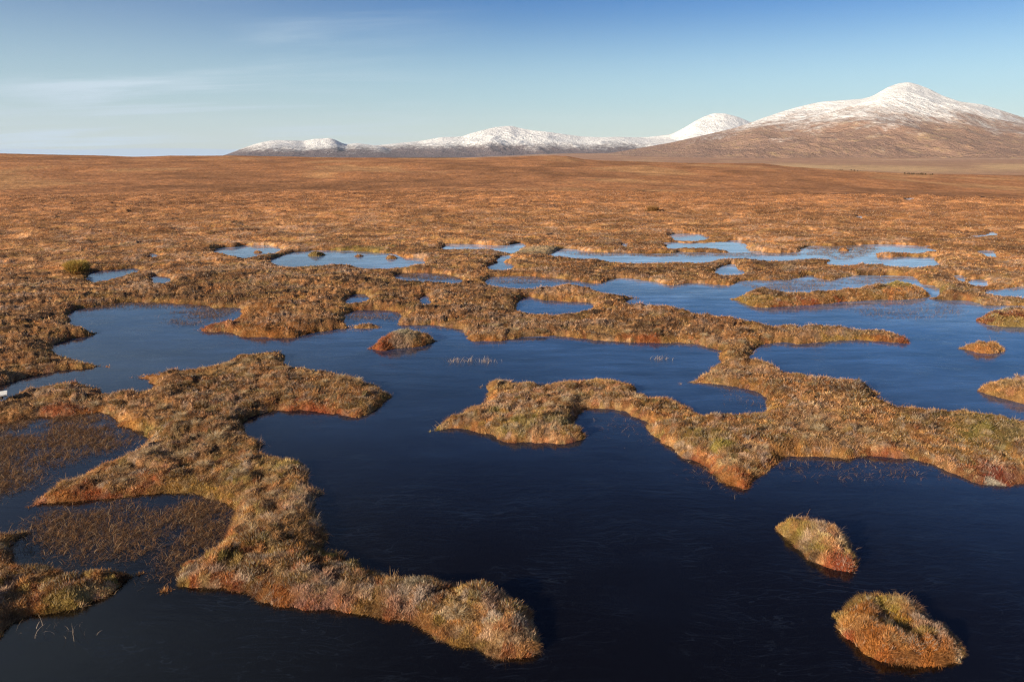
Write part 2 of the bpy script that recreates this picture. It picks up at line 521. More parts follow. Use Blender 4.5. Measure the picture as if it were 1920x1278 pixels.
def base_z(x, y):
    d = np.hypot(x, y)
    az = np.arctan2(x, y)
    kk = sstep(430, 690, d)
    tn = np.interp(az, M_az, M_tan) * (1 - kk) + np.interp(az, S_az, S_tan) * kk
    zs = H + tn * 700.0
    t = np.clip((d - 128) / (700 - 128), 0, 1)
    z = zs * (0.35 * t * t * (3 - 2 * t) + 0.65 * t * t) 
    # keep every nearer row below the skyline row
    zmax = H + (tn - 0.0012 - 0.05 * (1 - t) ** 2) * d
    z = np.where(d > 128, np.minimum(z, np.maximum(zmax, -25)), z)
    vz = np.interp(d, val_d, val_z)
    vz = np.where(vz > -16, -16 + (vz + 16) * sstep(-0.12, 0.10, az), vz)
    zz = np.where(d > 700, zs + (vz - zs) * sstep(700, 1100, d), z)
    # gentle swells of the moor, dying out at the pools and at the skyline
    sw = fbm(x / 75.0, y / 60.0, 4, 31) - 0.5
    zz = zz + sw * 4.2 * sstep(128, 230, d) * (1 - sstep(520, 690, d))
    cap = H + (np.interp(az, S_az, S_tan) - 0.0009) * d
    return np.where((d > 250) & (d < 690), np.minimum(zz, cap), zz)


def hummocks(x, y, d):
    f1, _, _, i1 = lump(x, y)
    b = np.clip(1.05 - (f1 / 0.70) ** 2, 0, 1) * (0.015 + 0.135 * i1 ** 1.5) * (1 - 0.55 * sstep(20, 48, d))
    f2, _, _, i2 = worley(x / 2.6, y / 2.0, 9)
    b2 = np.clip(1 - (f2 / 0.7) ** 2, 0, 1) ** 1.5 * i2
    f3, _, _, i3 = tuftc(x, y)
    b = b + np.clip(1 - (f3 / 0.75) ** 2, 0, 1) * (0.012 + 0.050 * i3) * sstep(60, 35, d)
    big = fbm(x / 3.2, y / 2.6, 3, 11) - 0.42
    fine = fbm(x / 0.16, y / 0.16, 2, 15) - 0.5
    k = 1 + 0.6 * sstep(25, 60, d) - 0.8 * sstep(90, 220, d)
    return b + fine * 0.04 + big * 0.24 * k + b2 * 0.13 * sstep(22, 70, d) * k


def warp(x, y):
    a = (fbm(x / 0.45, y / 0.45, 3, 61) - 0.5) * 0.30
    b = (fbm(x / 0.45, y / 0.45, 3, 67) - 0.5) * 0.34
    a = a + (vnoise(x / 0.13, y / 0.13, 71) - 0.5) * 0.09
    q = np.clip(np.hypot(x, y) / 30.0 - 1.0, 0, 2)
    a = a + (fbm(x / 1.6, y / 2.4, 3, 73) - 0.5) * 1.5 * q
    b = b + (fbm(x / 1.6, y / 2.4, 3, 79) - 0.5) * 2.2 * q
    return a, b


def height_from_sd(x, y, s, d, fill=1.0):
    e = np.clip(s / 0.30, 0, 1)
    e = np.sin(e * math.pi / 2)
    hm = hummocks(x, y, d) * np.clip(0.25 + s / 0.7, 0, 1)
    up = e * (0.105 * fill) + np.maximum(hm, -0.05) * (s > 0) * np.clip(s / 0.12, 0, 1)
    return np.where(s > 0, up, np.maximum(s * 1.6, -0.45)) - 0.012


def land_z(x, y, s=None):
    d = np.hypot(x, y)
    if s is None:
        a, b = warp(x, y)
        s = sd_land(x + a, y + b)
    return height_from_sd(x, y, s, d) + base_z(x, y), s


# ------------------------------------------------------------------ colours of the ground cover (plain reflectances)
PATCHES = []


FR_A = np.array((0.46, 0.42, 0.38))


def patch_at(u, v, r, col, z=0.15):
    x, y = ground_at(u, v, z)
    PATCHES.append((float(x), float(y), r, FR_A if col == (0.46, 0.42, 0.38) else np.array(col)))


RED, DKRED, ORG = (0.36, 0.075, 0.03), (0.20, 0.03, 0.022), (0.42, 0.16, 0.04)
YG, LIME, PALE = (0.30, 0.25, 0.055), (0.42, 0.38, 0.10), (0.62, 0.55, 0.42)
FROST = (0.46, 0.42, 0.38)
for q in [(955,824,.32,RED),(1035,824,.36,RED),(1000,829,.22,RED),(1075,822,.22,RED),(1583,1052,.34,RED),(1555,1045,.15,RED),
          (1595,1178,.12,RED),(1655,1228,.14,RED),(1690,1236,.12,RED),(1690,1140,.16,ORG),(1720,1238,.35,ORG),(1862,903,.75,DKRED),(1905,893,.4,DKRED),(1860,894,.12,PALE),(1880,899,.10,PALE),
          (1395,895,.30,RED),(1365,895,.25,ORG),(1300,860,.3,RED),(125,766,.5,RED),(165,768,.4,ORG),(430,1095,.3,RED),(560,1130,.45,RED),(600,1140,.4,RED),
          (500,1115,.35,ORG),(700,1145,.4,RED),(650,1135,.3,ORG),(760,1160,.4,ORG),(340,1088,.2,RED),(60,938,.35,RED),(110,935,.4,ORG),(170,930,.4,RED),
          (290,915,.5,RED),(560,765,.6,RED),(620,770,.5,RED),(268,700,.5,ORG),(1415,573,.8,RED),(1465,572,.5,DKRED),(1530,566,.5,RED),(1590,563,.5,RED),
          (1870,600,1.2,DKRED),(1840,655,.6,ORG),(470,580,1.2,ORG),(400,608,.9,RED),(480,620,1.2,ORG),(540,625,.9,ORG),(715,645,.7,RED),
          (1690,640,.9,RED),(1640,640,1.0,ORG),(900,630,.8,ORG),(1160,640,1.0,ORG),(1200,640,.8,RED),(1440,900,.3,ORG),(1500,850,.4,(0.45,.2,.05)),(1590,855,.5,(0.5,.24,.06)),(1655,850,.4,RED),
          (1040,790,.5,YG),(980,800,.5,YG),(930,770,.35,YG),(1060,800,.3,YG),(1005,775,.35,YG),(810,795,.3,LIME),(265,802,.45,LIME),(230,798,.4,ORG),(530,868,.45,LIME),(320,917,.5,YG),(400,930,.4,(.5,.28,.05)),
          (860,1190,.32,YG),(690,1130,.2,YG),(1520,1020,.32,YG),(1497,1000,.25,YG),(1510,1040,.22,YG),(1478,985,.25,(.42,.3,.08)),(1320,820,.5,YG),(1350,840,.3,YG),(90,1140,.3,(.38,.24,.05)),(120,1130,.3,YG),(335,1080,.12,LIME),
          (1585,1140,.25,(.38,.24,.06)),(1600,1120,.2,YG),(1665,1130,.22,(.45,.33,.07)),(1695,1160,.2,(.45,.28,.05)),(1670,1175,.16,(.14,.12,.06)),(1620,1150,.25,ORG),(1760,1215,.3,ORG),(1630,1190,.2,ORG),(1740,1165,.3,ORG),
          (1690,533,1.5,LIME),(1665,536,1.0,YG),(1595,636,.8,(.5,.36,.08)),(1400,562,.9,YG),(1890,607,.9,(.6,.5,.16)),(1870,585,.6,PALE),(1010,469,1.4,(.5,.46,.3)),
          (1500,961,.18,PALE),(1535,975,.2,PALE),(1570,990,.3,FROST),(1590,1015,.3,FROST),(1720,1130,.3,FROST),(1760,1175,.3,FROST),
          (745,625,.6,PALE),(770,630,.5,(.5,.46,.3)),(750,640,.3,PALE),(930,1130,.4,FROST),(980,1160,.35,FROST),(780,1110,.4,FROST),(620,1090,.5,FROST),(480,1060,.25,FROST),
          (600,925,.5,FROST),(370,1062,.15,FROST),(1880,800,.9,(.2,.17,.05)),(1850,820,.6,YG),(590,478,1.6,YG),(1640,465,1.5,(.22,.16,.08)),(680,468,1.6,YG),(1180,482,1.5,(.25,.2,.08))]:
    patch_at(*q)


def cover_color(x, y, s, jitter=0.0):
    """colour of the plants at a place: heather brown, straw, rust, frosted grey, olive; redder moss along the wet edge"""
    d = np.hypot(x, y)
    n1 = fbm(x / 3.0, y / 2.2, 4, 101)
    n2 = fbm(x / 0.8, y / 0.7, 3, 113)
    n3 = fbm(x / 0.22, y / 0.22, 2, 127)
    n4 = fbm(x / 1.7, y / 1.3, 3, 139)
    _, _, _, wid = lump(x, y)
    _, _, _, cid = tuftc(x, y)
    n3 = n3 * 0.45 + 0.55 * (0.25 + 0.5 * cid)
    n2 = n2 + (cid * 7.13 % 1.0 - 0.5) * 0.16 * sstep(70, 30, d)
    if jitter:
        n3 = n3 + rng.normal(0, jitter, x.shape)
        n2 = n2 + rng.normal(0, jitter * 0.5, x.shape)
    c = np.empty(x.shape + (3,))
    brown, straw, rust = np.array((0.19, 0.095, 0.048)), np.array((0.47, 0.30, 0.155)), np.array((0.35, 0.155, 0.055))
    grey, olive, dark = np.array((0.27, 0.20, 0.155)), np.array((0.20, 0.15, 0.04)), np.array((0.085, 0.052, 0.034))

    def m(c, k, w):
        w = w[..., None]
        return c * (1 - w) + k * w
    grey, straw, rust, olive = grey * 1.2, straw * np.array((1.34, 1.14, 1.0)), rust * 1.25, olive * 1.35
    c[:] = np.array((0.30, 0.138, 0.054))
    c = m(c, rust, sstep(0.42, 0.62, n1) * 0.75)
    c = m(c, straw, sstep(0.47, 0.66, 0.5 * n2 + 0.5 * n3) * 0.8)
    c = m(c, dark, np.maximum(sstep(0.55, 0.80, wid) * sstep(0.56, 0.42, n4), sstep(0.72, 0.8, cid * 5.1 % 1.0) * 0.8) * 0.85 * sstep(110, 40, d))
    c = m(c, grey, sstep(0.50, 0.66, n4) * sstep(0.35, 0.6, n3) * 0.65)
    c = m(c, olive, sstep(0.72, 0.9, 1 - wid) * 0.35)
    far = sstep(35, 120, d)
    c = m(c, np.array((0.46, 0.198, 0.083)), far * 0.70)
    i26 = worley(x / 2.6, y / 2.0, 9)[3]
    c = c * (1 + (0.62 * i26 - 0.34) * sstep(25, 50, d) * sstep(400, 150, d))[..., None]
    big = fbm(x / 40.0, y / 70.0, 4, 211)
    c = m(c, np.array((0.24, 0.115, 0.05)), sstep(0.46, 0.30, big) * 0.6 * sstep(60, 160, d))
    c = m(c, np.array((0.56, 0.32, 0.14)), sstep(0.55, 0.70, big) * 0.5 * sstep(60, 160, d))
    edge = np.where(s < 0.6, 1.0, 0) * sstep(0.55, 0.05, s + (n2 - 0.5) * 0.7)
    edge_c = np.where((cid * 8.3 % 1.0 > 0.72)[..., None], np.array((0.40, 0.13, 0.04)), np.array((0.46, 0.26, 0.08)))
    edge = edge * (1 - 0.7 * sstep(25, 50, d))
    edge = edge * (0.35 + 0.6 * (cid * 2.9 % 1.0))
    c = c * (1 - edge[..., None] * 0.6) + edge_c * edge[..., None] * 0.6
    pal = np.array([(0.52, 0.25, 0.075), (0.34, 0.115, 0.045), (0.60, 0.42, 0.21), (0.30, 0.23, 0.06), (0.085, 0.052, 0.035), (0.46, 0.38, 0.30), (0.42, 0.20, 0.07)])
    sp = pal[np.minimum((cid * 11.3 % 1.0 * 7).astype(int), 6)]
    c = m(c, sp, 0.42 * sstep(26, 11, d))
    c = m(c, sp, 0.0 + 0.35 * ((cid * 4.7 % 1.0) > 0.6) * sstep(26, 11, d))
    c = c * (0.78 + 0.95 * (cid * 3.77 % 1.0) * sstep(90, 30, d) + 0.26 * sstep(30, 90, d))[..., None]
    for px, py, pr, pc in PATCHES:
        dd = np.hypot(x - px, y - py)
        k = dd < pr * 1.6
        if not k.any():
            continue
        w = sstep(1.25, 0.7, dd[k] / pr + (n2[k] - 0.5) * 1.8 + (n3[k] - 0.5) * 1.3) * (0.32 if pc is FR_A else (0.85 if pr < 0.35 and px > 2.5 else (0.45 if pc[1] > 0.2 else 0.62)))
        c[k] = c[k] * (1 - w[:, None]) + pc * w[:, None]
    # the valley beyond: pinkish moor with straw fields and a pale track
    if (d > 600).any():
        v = d > 600
        xv, yv, dv = x[v], y[v], d[v]
        cc = c[v]
        n = fbm(xv / 160, yv / 260, 4, 151)
        cc = cc * 0.3 + np.array((0.42, 0.25, 0.165)) * 0.7 * (0.75 + 0.5 * n)[:, None]
        az = np.arctan2(xv, yv)
        uu = 960 + np.tan(az) * FPX * CP * 1.03
        f1 = np.exp(-((dv - (1750 - (uu - 1600) * 0.9)) / 330.) ** 2) * sstep(1370, 1480, uu) * sstep(1900, 1650, uu)
        f2 = np.exp(-((dv - 1950) / 380.) ** 2) * sstep(1780, 1860, uu)
        f3 = sstep(0.55, 0.72, fbm(xv / 90, yv / 420, 4, 171)) * 0.5 * sstep(1000, 1500, dv)
        w = np.clip((f1 + f2) * sstep(0.30, 0.55, n + 0.12) * 1.1 + f3 * 0.6, 0, 1)[:, None] * 0.85
        cc = cc * (1 - w) + np.array((0.66, 0.43, 0.215)) * w
        trk = np.exp(-((dv - (2900 + (uu - 1500) * 1.1)) / 70.) ** 2) * sstep(1560, 1700, uu) * 0.7
        cc = cc * (1 - trk[:, None]) + np.array((0.7, 0.5, 0.32)) * trk[:, None]
        k = sstep(680, 900, dv)[:, None]
        c[v] = c[v] * (1 - k) + cc * k
    return c


# ------------------------------------------------------------------ materials
def new_mat(name):
    m = bpy.data.materials.new(name)
    m.use_nodes = True
    m.node_tree.nodes.clear()
    return m, m.node_tree


def out_surface(nt, sh):
    o = nt.nodes.new('ShaderNodeOutputMaterial')
    nt.links.new(sh, o.inputs['Surface'])


def principled(nt, col, rough=0.8, spec=0.2, normal=None):
    p = nt.nodes.new('ShaderNodeBsdfPrincipled')
    if isinstance(col, tuple):
        p.inputs['Base Color'].default_value = (*col, 1)
    else:
        nt.links.new(col, p.inputs['Base Color'])
    if isinstance(rough, (int, float)):
        p.inputs['Roughness'].default_value = rough
    else:
        nt.links.new(rough, p.inputs['Roughness'])
    p.inputs['Specular IOR Level'].default_value = spec
    if normal is not None:
        nt.links.new(normal, p.inputs['Normal'])
    return p


def bump(nt, h, strength, dist):
    b = nt.nodes.new('ShaderNodeBump')
    b.inputs['Strength'].default_value = strength
    b.inputs['Distance'].default_value = dist
    nt.links.new(h, b.inputs['Height'])
    return b.outputs[0]


def geo_pos(nt):
    g = nt.nodes.new('ShaderNodeNewGeometry')
    return g.outputs['Position'], g


M_GROUND, nt = new_mat('moor_ground')
at = nt.nodes.new('ShaderNodeAttribute')
at.attribute_name = 'Col'
pos, _ = geo_pos(nt)
nf = noise_node(nt, pos, 9.0, 5, 0.7)
nm = noise_node(nt, mapping(nt, pos, scale=(0.9, 0.35, 0.5)), 1.1, 5, 0.65)
k1 = maprange(nt, nf, 0.3, 0.7, 0.62, 1.28, False)
k2 = maprange(nt, nm, 0.3, 0.7, 0.62, 1.36, False)
nl = noise_node(nt, mapping(nt, pos, scale=(0.5, 0.28, 0.2)), 0.16, 5, 0.62)
k3 = maprange(nt, nl, 0.3, 0.7, 0.66, 1.30, False)
k1 = mathn(nt, 'MULTIPLY', k1, k3)
colr = mixcol(nt, 1.0, at.outputs['Color'], mathn(nt, 'MULTIPLY', k1, k2), 'MULTIPLY')
bp = bump(nt, mathn(nt, 'ADD', nf, mathn(nt, 'MULTIPLY', nm, 2.5)), 0.7, 0.10)
out_surface(nt, principled(nt, colr, 0.95, 0.1, bp).outputs[0])

M_BLADE, nt = new_mat('dry_plants')
at = nt.nodes.new('ShaderNodeAttribute')
at.attribute_name = 'Col'
p = principled(nt, at.outputs['Color'], 0.65, 0.18)
tr = nt.nodes.new('ShaderNodeBsdfTranslucent')
nt.links.new(at.outputs['Color'], tr.inputs['Color'])
mx = nt.nodes.new('ShaderNodeMixShader')
mx.inputs[0].default_value = 0.22
nt.links.new(p.outputs[0], mx.inputs[1])
nt.links.new(tr.outputs[0], mx.inputs[2])
out_surface(nt, mx.outputs[0])

M_WATER, nt = new_mat('peaty_water_and_thin_ice')
pos, _ = geo_pos(nt)
# thin ice: long fine feathery lines and patchy gloss
warpn = nt.nodes.new('ShaderNodeTexNoise')
warpn.inputs['Scale'].default_value = 0.45
warpn.inputs['Detail'].default_value = 3
nt.links.new(pos, warpn.inputs['Vector'])
wsc = nt.nodes.new('ShaderNodeVectorMath'); wsc.operation = 'SCALE'; wsc.inputs[3].default_value = 0.9
nt.links.new(warpn.outputs['Color'], wsc.inputs[0])
wad = nt.nodes.new('ShaderNodeVectorMath'); wad.operation = 'ADD'
nt.links.new(pos, wad.inputs[0]); nt.links.new(wsc.outputs[0], wad.inputs[1])
wp = wad.outputs[0]


def lines(scale, rz, sx, sy, wdt):
    n = noise_node(nt, mapping(nt, wp, scale=(sx, sy, 1), rot=(0, 0, R(rz))), scale, 2, 0.5)
    a = mathn(nt, 'ABSOLUTE', mathn(nt, 'SUBTRACT', n, 0.5))
    return maprange(nt, a, wdt, 0.0)


l1 = lines(1.0, 12, 0.8, 5.0, 0.010)
l2 = lines(1.4, -28, 0.7, 4.5, 0.008)
l3 = lines(1.0, 62, 0.9, 4.0, 0.006)
brk = maprange(nt, noise_node(nt, pos, 0.8, 3, 0.6), 0.36, 0.70)
ln = mathn(nt, 'MULTIPLY', mathn(nt, 'MAXIMUM', mathn(nt, 'MAXIMUM', l1, l2), l3), brk)
icep = noise_node(nt, mapping(nt, pos, scale=(0.5, 1.0, 1)), 0.35, 4, 0.6)
wsep = nt.nodes.new('ShaderNodeSeparateXYZ')
nt.links.new(pos, wsep.inputs[0])
sheen_n = noise_node(nt, mapping(nt, pos, scale=(0.6, 1, 1)), 0.16, 4, 0.6)
# pale ice colour with sky reflection painted in, stronger on far and right-hand pools
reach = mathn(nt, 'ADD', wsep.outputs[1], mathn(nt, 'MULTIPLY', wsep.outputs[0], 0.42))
reach = mathn(nt, 'ADD', reach, mathn(nt, 'MULTIPLY', mathn(nt, 'SUBTRACT', sheen_n, 0.5), 14.0))
sheen_mid = maprange(nt, reach, 10.0, 30.0)
sheen_far = maprange(nt, reach, 28.0, 52.0)
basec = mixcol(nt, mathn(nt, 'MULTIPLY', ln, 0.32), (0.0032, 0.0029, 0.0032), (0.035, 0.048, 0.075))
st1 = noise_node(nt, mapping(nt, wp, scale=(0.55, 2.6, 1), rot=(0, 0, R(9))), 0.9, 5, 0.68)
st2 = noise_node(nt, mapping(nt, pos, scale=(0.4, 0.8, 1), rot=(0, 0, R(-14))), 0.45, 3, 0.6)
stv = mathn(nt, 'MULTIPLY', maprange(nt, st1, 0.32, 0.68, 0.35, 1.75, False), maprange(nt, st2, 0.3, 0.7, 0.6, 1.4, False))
sheen_col = mixcol(nt, 1.0, mixcol(nt, sheen_far, (0.026, 0.058, 0.135), (0.22, 0.33, 0.50)), stv, 'MULTIPLY')
basec = mixcol(nt, sheen_mid, basec, sheen_col)
rip = noise_node(nt, mapping(nt, wp, scale=(1.0, 3.2, 1), rot=(0, 0, R(10))), 2.2, 4, 0.62)
rip2 = noise_node(nt, mapping(nt, wp, scale=(1.0, 2.0, 1)), 0.35, 2, 0.5)
hgt = mathn(nt, 'ADD', mathn(nt, 'ADD', rip, mathn(nt, 'MULTIPLY', ln, 0.25)), mathn(nt, 'MULTIPLY', rip2, 1.2))
bw = bump(nt, hgt, 0.12, 0.02)
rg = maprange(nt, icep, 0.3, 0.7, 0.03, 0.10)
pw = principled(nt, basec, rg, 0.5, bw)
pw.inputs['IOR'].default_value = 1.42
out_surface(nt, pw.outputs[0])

M_FROST_WOOD, nt = new_mat('frosted_board')
pos, _ = geo_pos(nt)
g = noise_node(nt, mapping(nt, pos, scale=(30, 4, 4)), 3.0, 5, 0.6)
out_surface(nt, principled(nt, mixcol(nt, maprange(nt, g, 0.35, 0.6), (0.62, 0.60, 0.54), (0.92, 0.92, 0.88)), 0.8, 0.2).outputs[0])
M_WOOD, nt = new_mat('dark_wet_wood')
pos, _ = geo_pos(nt)
g = noise_node(nt, pos, 14.0, 5, 0.6)
out_surface(nt, principled(nt, mixcol(nt, g, (0.03, 0.022, 0.015), (0.10, 0.08, 0.06)), 0.8, 0.2).outputs[0])


def mountain_mat(name, snow_lo, snow_hi, brown, tan, cover=1.0):
    m, nt = new_mat(name)
    pos, g = geo_pos(nt)
    sp = nt.nodes.new('ShaderNodeSeparateXYZ')
    nt.links.new(pos, sp.inputs[0])
    n_b = noise_node(nt, mapping(nt, pos, scale=(1, 0.6, 1.6)), 0.0035, 8, 0.66)
    n_f = noise_node(nt, mapping(nt, pos, scale=(1, 0.45, 1)), 0.018, 7, 0.72)
    n_g = noise_node(nt, mapping(nt, pos, scale=(1, 0.35, 0.7)), 0.045, 5, 0.7)
    span = snow_hi - snow_lo
    zz = mathn(nt, 'ADD', sp.outputs[2], mathn(nt, 'MULTIPLY', mathn(nt, 'SUBTRACT', n_b, 0.5), span * 1.1))
    zz = mathn(nt, 'ADD', zz, mathn(nt, 'MULTIPLY', mathn(nt, 'SUBTRACT', n_f, 0.5), span * 1.0))
    s = maprange(nt, zz, snow_lo, snow_hi, 0.0, 1.0, False)
    thr = mathn(nt, 'SUBTRACT', mathn(nt, 'MULTIPLY', s, 1.35), mathn(nt, 'MULTIPLY', mathn(nt, 'SUBTRACT', n_g, 0.45), 1.1))
    snow = maprange(nt, thr, 0.12, 1.05, 0.0, cover)
    rock = mixcol(nt, maprange(nt, n_f, 0.50, 0.72), brown, tan)
    rock = mixcol(nt, maprange(nt, n_b, 0.35, 0.65, 0.0, 0.5), rock, (brown[0] * 0.72, brown[1] * 0.72, brown[2] * 0.8))
    c = mixcol(nt, snow, rock, (0.88, 0.88, 0.88))
    b = bump(nt, mathn(nt, 'ADD', mathn(nt, 'ADD', n_f, mathn(nt, 'MULTIPLY', n_g, 0.5)), mathn(nt, 'MULTIPLY', n_b, 2.0)), 1.0, 30.0)
    out_surface(nt, principled(nt, c, 0.85, 0.12, b).outputs[0])
    return m


# ------------------------------------------------------------------ ground sheet: pool banks, moor, valley
def radial_rows():
    r, d = [], 4.0
    while d < 12500:
        r.append(d)
        if d < 60:
            st = min(max(d * d / 2700.0, 0.012), 0.30)
        elif d < 120:
            st = 0.30 + (d - 60) * 0.006
        else:
            st = 0.66 * (d / 120.0) ** 1.25
        d += st
    return np.array(r)


rows = radial_rows()
NC = 1500
azs = np.linspace(-R(53), R(53), NC)
print('ground rows', len(rows), 'cols', NC, round(time.time() - T0, 1))
DD, AA = np.meshgrid(rows, azs, indexing='ij')
GX, GY = (DD * np.sin(AA)).ravel(), (DD * np.cos(AA)).ravel()
GZ, GS = land_z(GX, GY)
idx = np.arange(len(rows) * NC).reshape(len(rows), NC)
f = np.stack([idx[:-1, :-1], idx[:-1, 1:], idx[1:, 1:], idx[1:, :-1]], -1).reshape(-1, 4)
under = (GZ.ravel() < -0.40)
keep = ~(under[f].all(1))
gc = cover_color(GX, GY, GS)
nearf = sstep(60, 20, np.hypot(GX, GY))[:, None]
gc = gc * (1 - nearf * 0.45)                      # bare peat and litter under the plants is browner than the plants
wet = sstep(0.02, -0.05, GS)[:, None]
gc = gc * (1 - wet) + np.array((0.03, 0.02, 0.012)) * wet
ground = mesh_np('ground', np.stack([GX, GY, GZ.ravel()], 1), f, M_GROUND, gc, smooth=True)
tag(ground, kind='structure')
print('ground done', round(time.time() - T0, 1))
del f, idx, DD, AA, keep, under

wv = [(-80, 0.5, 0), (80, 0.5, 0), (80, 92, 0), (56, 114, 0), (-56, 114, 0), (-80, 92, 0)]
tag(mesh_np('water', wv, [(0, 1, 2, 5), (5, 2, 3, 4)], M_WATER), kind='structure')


# ------------------------------------------------------------------ mountains
def mountain(name, skyline, d_foot, d_ridge, d_back, z_foot, mat, shoulder=None, d_sh=None, seed=1, amp=26.0, power=1.25, ncol=700, nrow=260):
    sk = np.array(skyline, float)
    a, t = az_tan(sk[:, 0], sk[:, 1])
    az = np.linspace(a[0], a[-1], ncol)
    tn = np.interp(az, a, t)
    k = np.hanning(13)[1:-1]; k /= k.sum()
    tn = np.convolve(np.pad(tn, 5, mode='edge'), k, 'valid')
    dr = np.linspace(d_foot, d_back, nrow)
    wob = np.interp(np.linspace(0, 1, ncol), np.linspace(0, 1, 24), np.random.default_rng(seed).uniform(-1, 1, 24))
    wob = np.convolve(np.pad(wob, 20, mode='edge'), np.hanning(41) / np.hanning(41).sum(), 'valid')
    zr = H + tn * d_ridge
    if shoulder is None:
        s = np.clip((dr - d_foot) / (d_ridge - d_foot), 0, 1)[:, None]
        prof = s ** power
        Z = z_foot + (zr[None, :] - z_foot) * prof
        back = np.clip((dr - d_ridge) / (d_back - d_ridge), 0, 1)[:, None]
        Z = Z - (zr[None, :] - z_foot) * back ** 1.2
        band = (s * (1 - s)) ** 0.8 * 1.7 * (back < 0.001)
    else:
        sh = np.array(shoulder, float)
        a2, t2 = az_tan(sh[:, 0], sh[:, 1])
        tsh = np.interp(az, a2, t2)
        zs = H + np.minimum(tsh, tn - 0.0008) * d_sh
        s1 = np.clip((dr - d_foot) / (d_sh - d_foot), 0, 1)[:, None]
        Z1 = z_foot + (zs[None, :] - z_foot) * s1 ** power
        s2 = np.clip((dr - d_sh) / (d_ridge - d_sh), 0, 1)[:, None]
        e = 0.15 * s2 + 0.85 * s2 ** 1.9
        Z = Z1 + (zr - zs)[None, :] * e
        back = np.clip((dr - d_ridge) / (d_back - d_ridge), 0, 1)[:, None]
        Z = Z - (zr[None, :] - z_foot) * back ** 1.2
        band = ((s1 * (1 - s1)) ** 0.8 * 1.7 + (s2 * (1 - s2)) * 1.2) * (back < 0.001)
    DR = dr[:, None] * (1 + 0.035 * wob[None, :] * np.sin(np.clip((dr - d_foot) / (d_back - d_foot), 0, 1) * math.pi)[:, None])
    Z = H + (Z - H) * DR / dr[:, None]
    X = DR * np.sin(az)[None, :]
    Y = DR * np.cos(az)[None, :]
    hgt = np.clip((zr - z_foot) / 250.0, 0.0, 1.4)[None, :]
    nr = ridged(X / 420.0 + 0.18 * Y / 600, Y / 900.0, 6, seed) - 0.5
    nb = fbm(X / 900.0, Y / 1200.0, 4, seed + 20) - 0.5
    Z = Z + (nr * amp * 3.0 + nb * amp * 3.0 - amp * 0.9) * band * hgt
    fine = (fbm(X / 90.0, Y / 130.0, 4, seed + 40) - 0.5) * 16.0
    Z = Z + fine * hgt * np.clip(band + 0.12, 0, 1)
    # no bump may rise above the true skyline seen from the moor
    lim = H + (tn[None, :] - 0.0003) * DR
    Z = np.where(dr[:, None] < d_ridge * 0.995, np.minimum(Z, np.maximum(lim, z_foot)), Z)
    V = np.stack([X.ravel(), Y.ravel(), Z.ravel()], 1)
    idx = np.arange(nrow * ncol).reshape(nrow, ncol)
    f = np.stack([idx[:-1, :-1], idx[:-1, 1:], idx[1:, 1:], idx[1:, :-1]], -1).reshape(-1, 4)
    return tag(mesh_np(name, V, f, mat, smooth=True), kind='structure')


BROWN, TAN = (0.34, 0.205, 0.14), (0.52, 0.35, 0.18)
mb = mountain_mat('snow_and_heather', 65, 400, BROWN, TAN)
mf = mountain_mat('far_snow_and_heather', 30, 165, (0.17, 0.13, 0.135), (0.26, 0.19, 0.16))
mw = mountain_mat('white_cone', 10, 110, (0.15, 0.11, 0.10), (0.3, 0.24, 0.2))
mountain('hill', [(980,297),(1100,291.5),(1150,286),(1215,275),(1260,267),(1305,257),(1369,242),(1407,230.4),(1430,221.5),(1467,209),(1497,200.5),(1520,195),(1544,190.6),(1583,187.7),(1617,185.5),(1632,181.5),(1642,177),(1655,169),(1668,162),(1685,156.5),(1704,154.3),(1719,157.8),(1741,166.3),(1766,179),(1800,190.7),(1843,196),(1877,207),(1920,220.6),(1980,236),(2060,252),(2160,266),(2300,280)],
         3000, 6100, 8200, -22, mb,
         shoulder=[(980,298),(1100,292.5),(1215,277),(1305,262),(1369,250),(1430,238),(1493,228),(1570,207),(1612,194),(1651,184),(1698,182),(1741,188),(1783,203),(1847,220),(1920,232),(2060,262),(2300,285)],
         d_sh=4900, seed=3, amp=30, power=1.5, ncol=900, nrow=340)
mountain('hill', [(1000,262),(1100,259),(1160,258.3),(1215,257),(1237,254.5),(1258,252),(1284,239),(1303,227),(1322,217.6),(1339,212),(1360,212.6),(1386,219.7),(1407,229),(1430,238),(1470,250),(1530,262),(1600,270)],
         6500, 9600, 11500, -20, mw, seed=23, amp=20, power=1.7, ncol=420, nrow=200)
mountain('hill', [(560,296),(640,284),(705,272.6),(728,270.5),(755,267.5),(780,265.4),(803,262),(827,257.5),(848,257),(867,256),(880,251),(895,246.8),(910,243),(926,239),(940,237.5),(954,236),(962,236.5),(970,239),(994,244),(1029,247.6),(1060,252),(1089,256),(1125,257.5),(1160,256.7),(1200,258),(1260,262),(1340,268),(1450,275)],
         5600, 8600, 10500, -10, mf, seed=43, amp=30, power=1.15, ncol=620, nrow=220)
ml = mountain_mat('left_hill_snow', 5, 125, (0.17, 0.13, 0.135), (0.26, 0.19, 0.16))
mountain('hill', [(405,295),(424,290),(440,284),(459,276.5),(475,271),(491,266.6),(505,264),(519,262.6),(545,263.6),(570,263.8),(590,260.6),(604,260),(618,258.7),(630,262.6),(640,268),(649,270.5),(669,268.5),(685,270.5),(703,272.5),(720,277),(760,286),(820,296)],
         5300, 7400, 9000, -10, ml, seed=63, amp=30, power=1.0, ncol=420, nrow=200)
print('mountains', round(time.time() - T0, 1))


